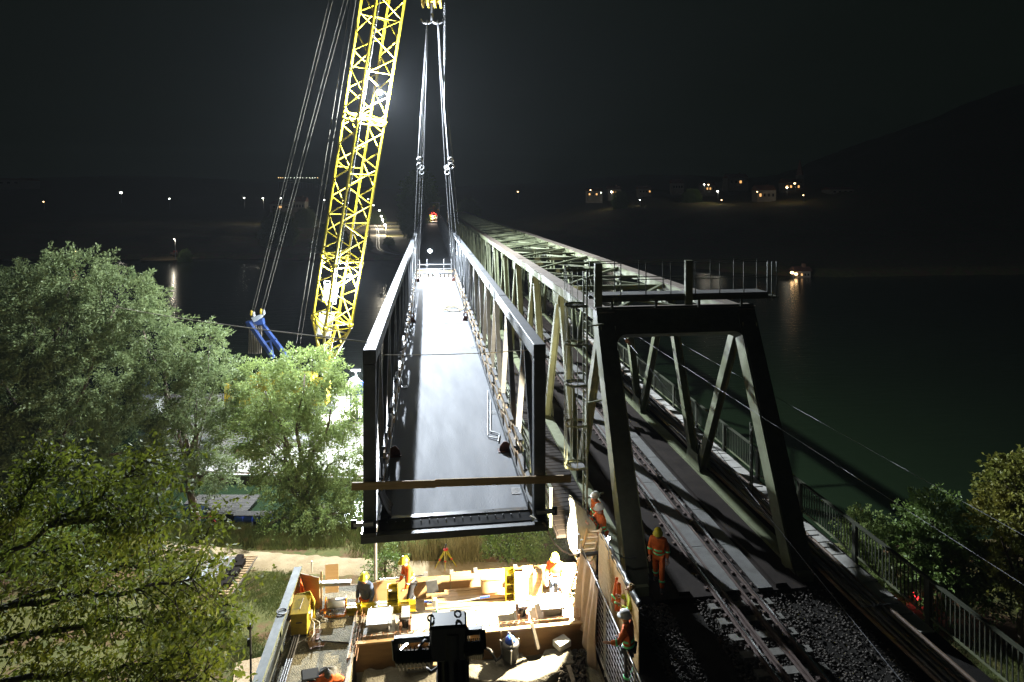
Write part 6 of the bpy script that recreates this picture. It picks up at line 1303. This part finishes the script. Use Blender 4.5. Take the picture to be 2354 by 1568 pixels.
# ------------------------------------------------------------------ far shore: street lamps, houses, tent, trees
def street_lamp(x, y, D, hgt, label, light=True, cool=True, power=None, size=0.3):
    p = W(x, y, D); t = thing('street_lamp', (p.x, p.y, p.z-hgt), label, 'street lamp', 'street lamps on the far shore')
    rod('pole', (p.x+0.4, p.y, p.z-hgt-2), (p.x+0.4, p.y, p.z+0.25), 0.09, 'galv', t, 6); bar('arm', (p.x+0.4, p.y, p.z+0.25), (p.x-0.3, p.y, p.z+0.25), 0.08, 0.08, 'galv', t)
    b = MB(); b.ball(p, size*1.5, 8, sz=0.7); b.build('lantern', 'far_lamp_cool' if cool else 'far_lamp_warm', t)
    if light: lamp_light('lamp_light', p-Vector((0, 0.5, 0.5)), power or POWER_STREET, (1.0, 0.9, 0.7), t, 0.2)
road_l = [(885, 517, 330, 'nearest lamp by the bend of the far road'), (879, 505, 400, 'second lamp along the far road from the bend'), (876, 497, 450, 'third lamp along the far road from the bend'), (872, 484, 520, 'fourth lamp along the far road from the bend'), (858, 472, 600, 'fifth lamp along the far road, near the boom'), (825, 462, 700, 'lamp of the far road seen through the boom'), (846, 458, 760, 'lamp farthest along the far road')]
for (x, y, D, lab) in road_l: street_lamp(x, y, D, 7, lab, D < 560, True, size=0.35+D*0.0004)
left_l = [(278, 443, 'bright lamp far left alone on the dark shore'), (389, 457, 'lamp on the dark shore left of the pendant ropes'), (561, 455, 'dim lamp left of the row by the pale house'), (604, 456, 'lamp beside the pale house, left'), (645, 456, 'lamp in the row over the pale house'), (697, 457, 'lamp at the right of the pale house'), (745, 460, 'lamp left of the boom on the far shore'), (789, 468, 'lamp seen inside the lower boom')]
for (x, y, lab) in left_l: street_lamp(x, y, 480, 6, lab, x in (604, 697, 278), True, power=3500, size=0.42 if x != 278 else 0.7)
def house(x, y, D, w, h, label, wall='wall_white', lit=()):
    p = W(x, y, D); t = thing('house', (p.x, p.y, p.z), label, 'house', 'far houses'); d = w*0.8
    b = MB(); b.box((p.x, p.y, p.z+h/2-2), (w, d, h+4), rz=-PSI); b.build('wall', wall, t)
    b = MB(); e = Vector((CS, -SN, 0)); f_ = Vector((SN, CS, 0)); c = Vector((p.x, p.y, p.z+h))
    b.prism([c-e*(w/2+0.4)-f_*(d/2+0.4), c-e*(w/2+0.4)+f_*(d/2+0.4), c-e*(w/2+0.4)+Vector((0, 0, h*0.5))], e*(w+0.8)); rf = b.build('roof', 'roof_tile', t); block('chimney', c+e*(w*0.2)+Vector((0, 0, h*0.5)), (0.8, 0.8, 1.6), 'brown_block', rf)
    for k in range(4):
        cw = Vector((p.x, p.y, p.z+h*0.55))-f_*(d/2+0.03)+e*((k-1.5)*w/4.4); wn_ = block('window', cw, (w*0.1, 0.06, h*0.28), 'far_window' if k in lit else 'glass_dark', t, rz=-PSI); block('sill', cw-Vector((0, 0, h*0.16)), (w*0.12, 0.3, 0.15), 'wall_white', t, rz=-PSI)
hs = [(660, 484, 470, 20, 5, 'long pale lit house under the left street lamps', (1,)), (690, 486, 440, 9, 7, 'small pale house right of the long one', ()), (35, 428, 900, 46, 8, 'wide pale building at the far left edge', ()),
      (1365, 455, 480, 12, 5, 'house with warm lamp at the left of the hillside village', (0, 2)), (1410, 450, 480, 10, 5, 'second house of the hillside village with bright lamps', (1, 2)), (1480, 448, 520, 11, 5, 'dark roofed village house right of the bright lamps', (3,)), (1555, 440, 540, 10, 7, 'pale gabled village house left of the middle lamps', ()), (1625, 443, 520, 11, 6, 'village house with warm lamps in the middle', (1, 2)), (1690, 430, 560, 18, 8, 'big village house with broad roof', (2,)), (1755, 462, 470, 14, 8, 'pale gabled house below the broad roofed one', (0,)), (1815, 440, 520, 14, 7, 'village house with bright orange lamps on the right', (0, 1, 3)), (1925, 448, 480, 18, 4, 'long dim house at the right end of the village', ())]
for (x, y, D, w, h, lab, lit) in hs: house(x, y, D, w, h, lab, lit=lit)
def tower(x, y, D):
    p = W(x, y, D); t = thing('church_tower', (p.x, p.y, p.z), 'pointed church spire at the right of the village', 'church'); block('tower', (p.x, p.y, p.z+4), (5, 5, 14), 'wall_white', t); b = MB(); b.lathe((p.x, p.y, p.z+11), [(3.6, 0), (0.1, 14)], 4); b.build('spire', 'roof_tile', t)
tower(1838, 432, 540)
vl = [(1357, 437, 1, 'orange lamp at the left end of the village'), (1381, 443, 0, 'white lamp left of the bright village pair'), (1405, 441, 0, 'bright white village lamp, left of the pair'), (1418, 446, 0, 'bright white village lamp, right of the pair'), (1470, 460, 0, 'cold white lamp below the village'), (1618, 424, 0, 'lamp above the middle village house'), (1628, 425, 1, 'warm lamp just right of the one above the middle house'), (1649, 440, 0, 'white lamp right of the middle village house'), (1658, 460, 1, 'small orange lamp below the middle house'), (1808, 431, 1, 'orange lamp left of the church'), (1826, 422, 1, 'bright orange lamp below the church spire'), (1846, 449, 1, 'tiny orange lamp at the right end of the village'), (1190, 441, 1, 'single warm lamp on the hill above the railway bridge'), (1740, 441, 1, 'lit orange lamp by the pale gabled house'), (100, 464, 1, 'dim orange lamp at the far left shore')]
for (x, y, wmm, lab) in vl: street_lamp(x, y, 450, 4, lab, x in (1405, 1649, 1808, 1618), not wmm, power=900, size=0.5 if x in (1405, 1826, 1649, 1808) else 0.32)
for k, x in enumerate((640, 645, 650, 656, 662, 668, 676, 684, 690, 696, 704, 712, 718, 724, 730)):
    p = W(x, 409, 1500); t = thing('hill_lamp', p, 'lamp in the long thin row of lights on the distant hill', 'lamp', 'row of lights on the distant hill'); b = MB(); b.ball(p, 0.5, 6); b.build('lantern', 'far_lamp_warm' if x < 652 or x > 725 else 'far_lamp_cool', t); rod('pole', p-Vector((0, 0, 25)), p-Vector((0, 0, 0.6)), 0.2, 'galv', t, 5)
for (x, y, D, lab) in ((1820, 627, 168, 'small orange light on the right far shore, left'), (1829, 630, 170, 'orange lit window of a hut on the right far shore'), (1203, 0, 0, ''), (174, 578, 205, 'small orange light at the left water edge')):
    if D: street_lamp(x, y, D, 3, lab, False, False, size=0.32)
p = W(1832, 632, 172); house(1840, 640, 172, 4, 2.2, 'small hut with an orange lit window on the right far shore', lit=(1,))
# landing stage with lamp
street_lamp(400, 550, 212, 5, 'lamp on the sandy landing across the river at left', True, False, power=400, size=0.13)
p = WZ(400, 588, -9.5); t = thing('small_boat_cart', (p.x, p.y, -9.5), 'small dark cart standing on the landing under its lamp', 'cart'); block('cart_body', (p.x, p.y, -8.6), (2.4, 1.4, 0.9), 'brown_block', t); [rod('wheel', (p.x+sx, p.y-0.8, -9.15), (p.x+sx, p.y+0.8, -9.15), 0.35, 'rubber', t, 12) for sx in (-0.8, 0.8)]; block('cart_top', (p.x+0.4, p.y, -7.9), (0.9, 1.1, 0.6), 'red_paint', t)
# far trees
def far_tree(x, y, D, r, lab, seed, leaf='leaf_bush', hz=1.0):
    p = W(x, y, D); g = float(terrain_z(np.array([(x-CX)/F*D]), np.array([float(D)]))[0])
    tree('far_tree', lab, (p.x, p.y, min(g, p.z-r)), [(p.x, p.y, p.z, r, r, r*hz), (p.x+r*0.5, p.y, p.z-r*0.7, r*0.8, r*0.8, r*0.8), (p.x-r*0.5, p.y, p.z-r*0.9, r*0.8, r*0.8, r*0.9), (p.x, p.y, p.z-r*1.7, r, r, r)], 40/max(r, 1), 36, r*0.22, r*0.09, r*0.03, leaf, seed=seed, tr=r*0.08, group='trees on the far shore')
far_tree(962, 440, 215, 4.6, 'tall dark tree behind the slings at the far end of the footbridge', 60, 'leaf_bush', 1.3); far_tree(950, 480, 205, 3.5, 'darker tree left of the red tent', 61, 'leaf_willow')
far_tree(1075, 478, 260, 3.4, 'small pale tree above the far end of the railway bridge', 62, 'leaf_pale'); far_tree(893, 556, 262, 1.8, 'lit round tree at the bend of the far road', 63, 'leaf_bush'); far_tree(868, 500, 480, 4, 'green tree beside the far road lamps', 64, 'leaf_bush'); far_tree(425, 585, 214, 1.6, 'small lit tree on the sandy landing', 65, 'leaf_bush'); far_tree(760, 545, 230, 4.5, 'dark tree on the far shore behind the boom', 66, 'leaf_willow'); far_tree(700, 500, 420, 5, 'dark tree by the pale house', 67, 'leaf_willow'); far_tree(640, 520, 260, 5, 'dark tree on the far shore left of the boom', 68, 'leaf_willow'); far_tree(830, 560, 236, 3.0, 'dark bush beside the far road', 69, 'leaf_willow'); far_tree(1425, 455, 440, 4, 'tree among the village lamps', 70, 'leaf_bush'); far_tree(1590, 452, 470, 5, 'round tree between the village houses', 71, 'leaf_bush')
# red tent and catenary mast at the far end of the footbridge
p = W(992, 508, 212); e = Vector((CS, -SN, 0)); f_ = Vector((SN, CS, 0))
tt = thing('tent', p, 'small tent with red pyramid roof lit from inside at the far bridge end', 'tent')
for sx in (-1.5, 1.5):
    for sy in (0, 3): rod('tent_leg', p+e*sx+f_*sy-Vector((0, 0, 0.3)), p+e*sx+f_*sy+Vector((0, 0, 2.0)), 0.06, 'white_paint', tt)
c = p+f_*1.5+Vector((0, 0, 3.3)); cs4 = [p+e*sx*1.7+f_*(1.5+sy*1.7)+Vector((0, 0, 2.0)) for sx, sy in ((-1, -1), (1, -1), (1, 1), (-1, 1))]
b = MB(); b.add(cs4+[c], [(0, 1, 4), (1, 2, 4), (2, 3, 4), (3, 0, 4)]); b.build('tent_roof', 'red_cloth', tt); bar('rear_cloth', p+f_*2.9-e*1.4+Vector((0, 0, 0.9)), p+f_*2.9+e*1.4+Vector((0, 0, 0.9)), 0.04, 1.8, 'white_paint', tt)
b = MB(); b.ball(p+f_*1.5+Vector((0, 0, 1.9)), 0.16); b.build('tent_lamp', 'far_lamp_cool', tt); lamp_light('tent_light', p+f_*1.4+Vector((0, 0, 1.5)), 3000, (1.0, 0.75, 0.6), tt, 0.1)
for k in range(5): block('barrier', p+e*(-2.0+k*1.0)-f_*0.8+Vector((0, 0, 0.35)), (0.94, 0.08, 0.5), 'orange_paint', tt, rz=-PSI)
b = MB(); b.box(p+f_*1.5-Vector((0, 0, 0.35)), (7, 9, 0.3), rz=-PSI); structure(b.build('far_landing_deck', 'concrete')); b = MB(); b.box(p+f_*4-Vector((0, 0, 6.5)), (8, 10, 12), rz=-PSI); structure(b.build('far_abutment', 'concrete'))
p = W(1010, 500, 212); t = thing('catenary_mast', p-Vector((0, 0, 1)), 'pale catenary mast with bracket arm beside the tent', 'mast'); q = W(1009, 466, 212)
rod('mast', p-Vector((0, 0, 3)), q, 0.14, 'white_paint', t); bar('bracket_arm', q, q-e*2.6, 0.1, 0.1, 'galv', t); bar('stay', q-Vector((0, 0, 1.5)), q+e*1.9-Vector((0, 0, 0.9)), 0.06, 0.06, 'galv', t); bar('stay', q-Vector((0, 0, 0.9)), q+e*1.9-Vector((0, 0, 0.9)), 0.06, 0.06, 'galv', t)
# red lanterns beyond the right railing
for k, (x, y) in enumerate(((2088, 1355), (2096, 1363), (2104, 1371), (2112, 1380))):
    q = WZ(x, y+12, -8.7); q2 = W(x, y, (q.x*SN+q.y*CS)); t = thing('red_lantern', (q.x, q.y, -8.7), 'red warning lantern beyond the right railing, %s' % ['farthest', 'second farthest', 'second nearest', 'nearest'][k], 'lantern', 'red lanterns beyond the railing'); rod('stake', (q2.x, q2.y, -8.8), q2, 0.025, 'galv', t); b = MB(); b.ball(q2+Vector((0, 0, 0.05)), 0.075 if k < 3 else 0.11, 8); b.build('lens', 'far_lamp_red', t); b = MB(); b.lathe(q2+Vector((0, 0, 0.1)), [(0.06, 0), (0.03, 0.05)], 8); b.build('cap', 'black_steel', t)
q = WZ(2100, 1386, -8.7); 
# ------------------------------------------------------------------ haze
if HAZE > 0:
    hm = bpy.data.materials.new('haze_air'); hm.use_nodes = True; hn = hm.node_tree; hn.nodes.remove(hn.nodes['Principled BSDF'])
    pv = hn.nodes.new('ShaderNodeVolumePrincipled'); pv.inputs['Color'].default_value = (0.86, 0.92, 1.0, 1); pv.inputs['Density'].default_value = HAZE; pv.inputs['Anisotropy'].default_value = 0.2
    hn.links.new(pv.outputs[0], hn.nodes['Material Output'].inputs['Volume'])
    b = MB(); b.box2((-5400, -3000, -16), (5400, 5400, 420)); o = b.build('haze', hm); stuff(o); tag(o, 'thin night haze over the river', 'haze')
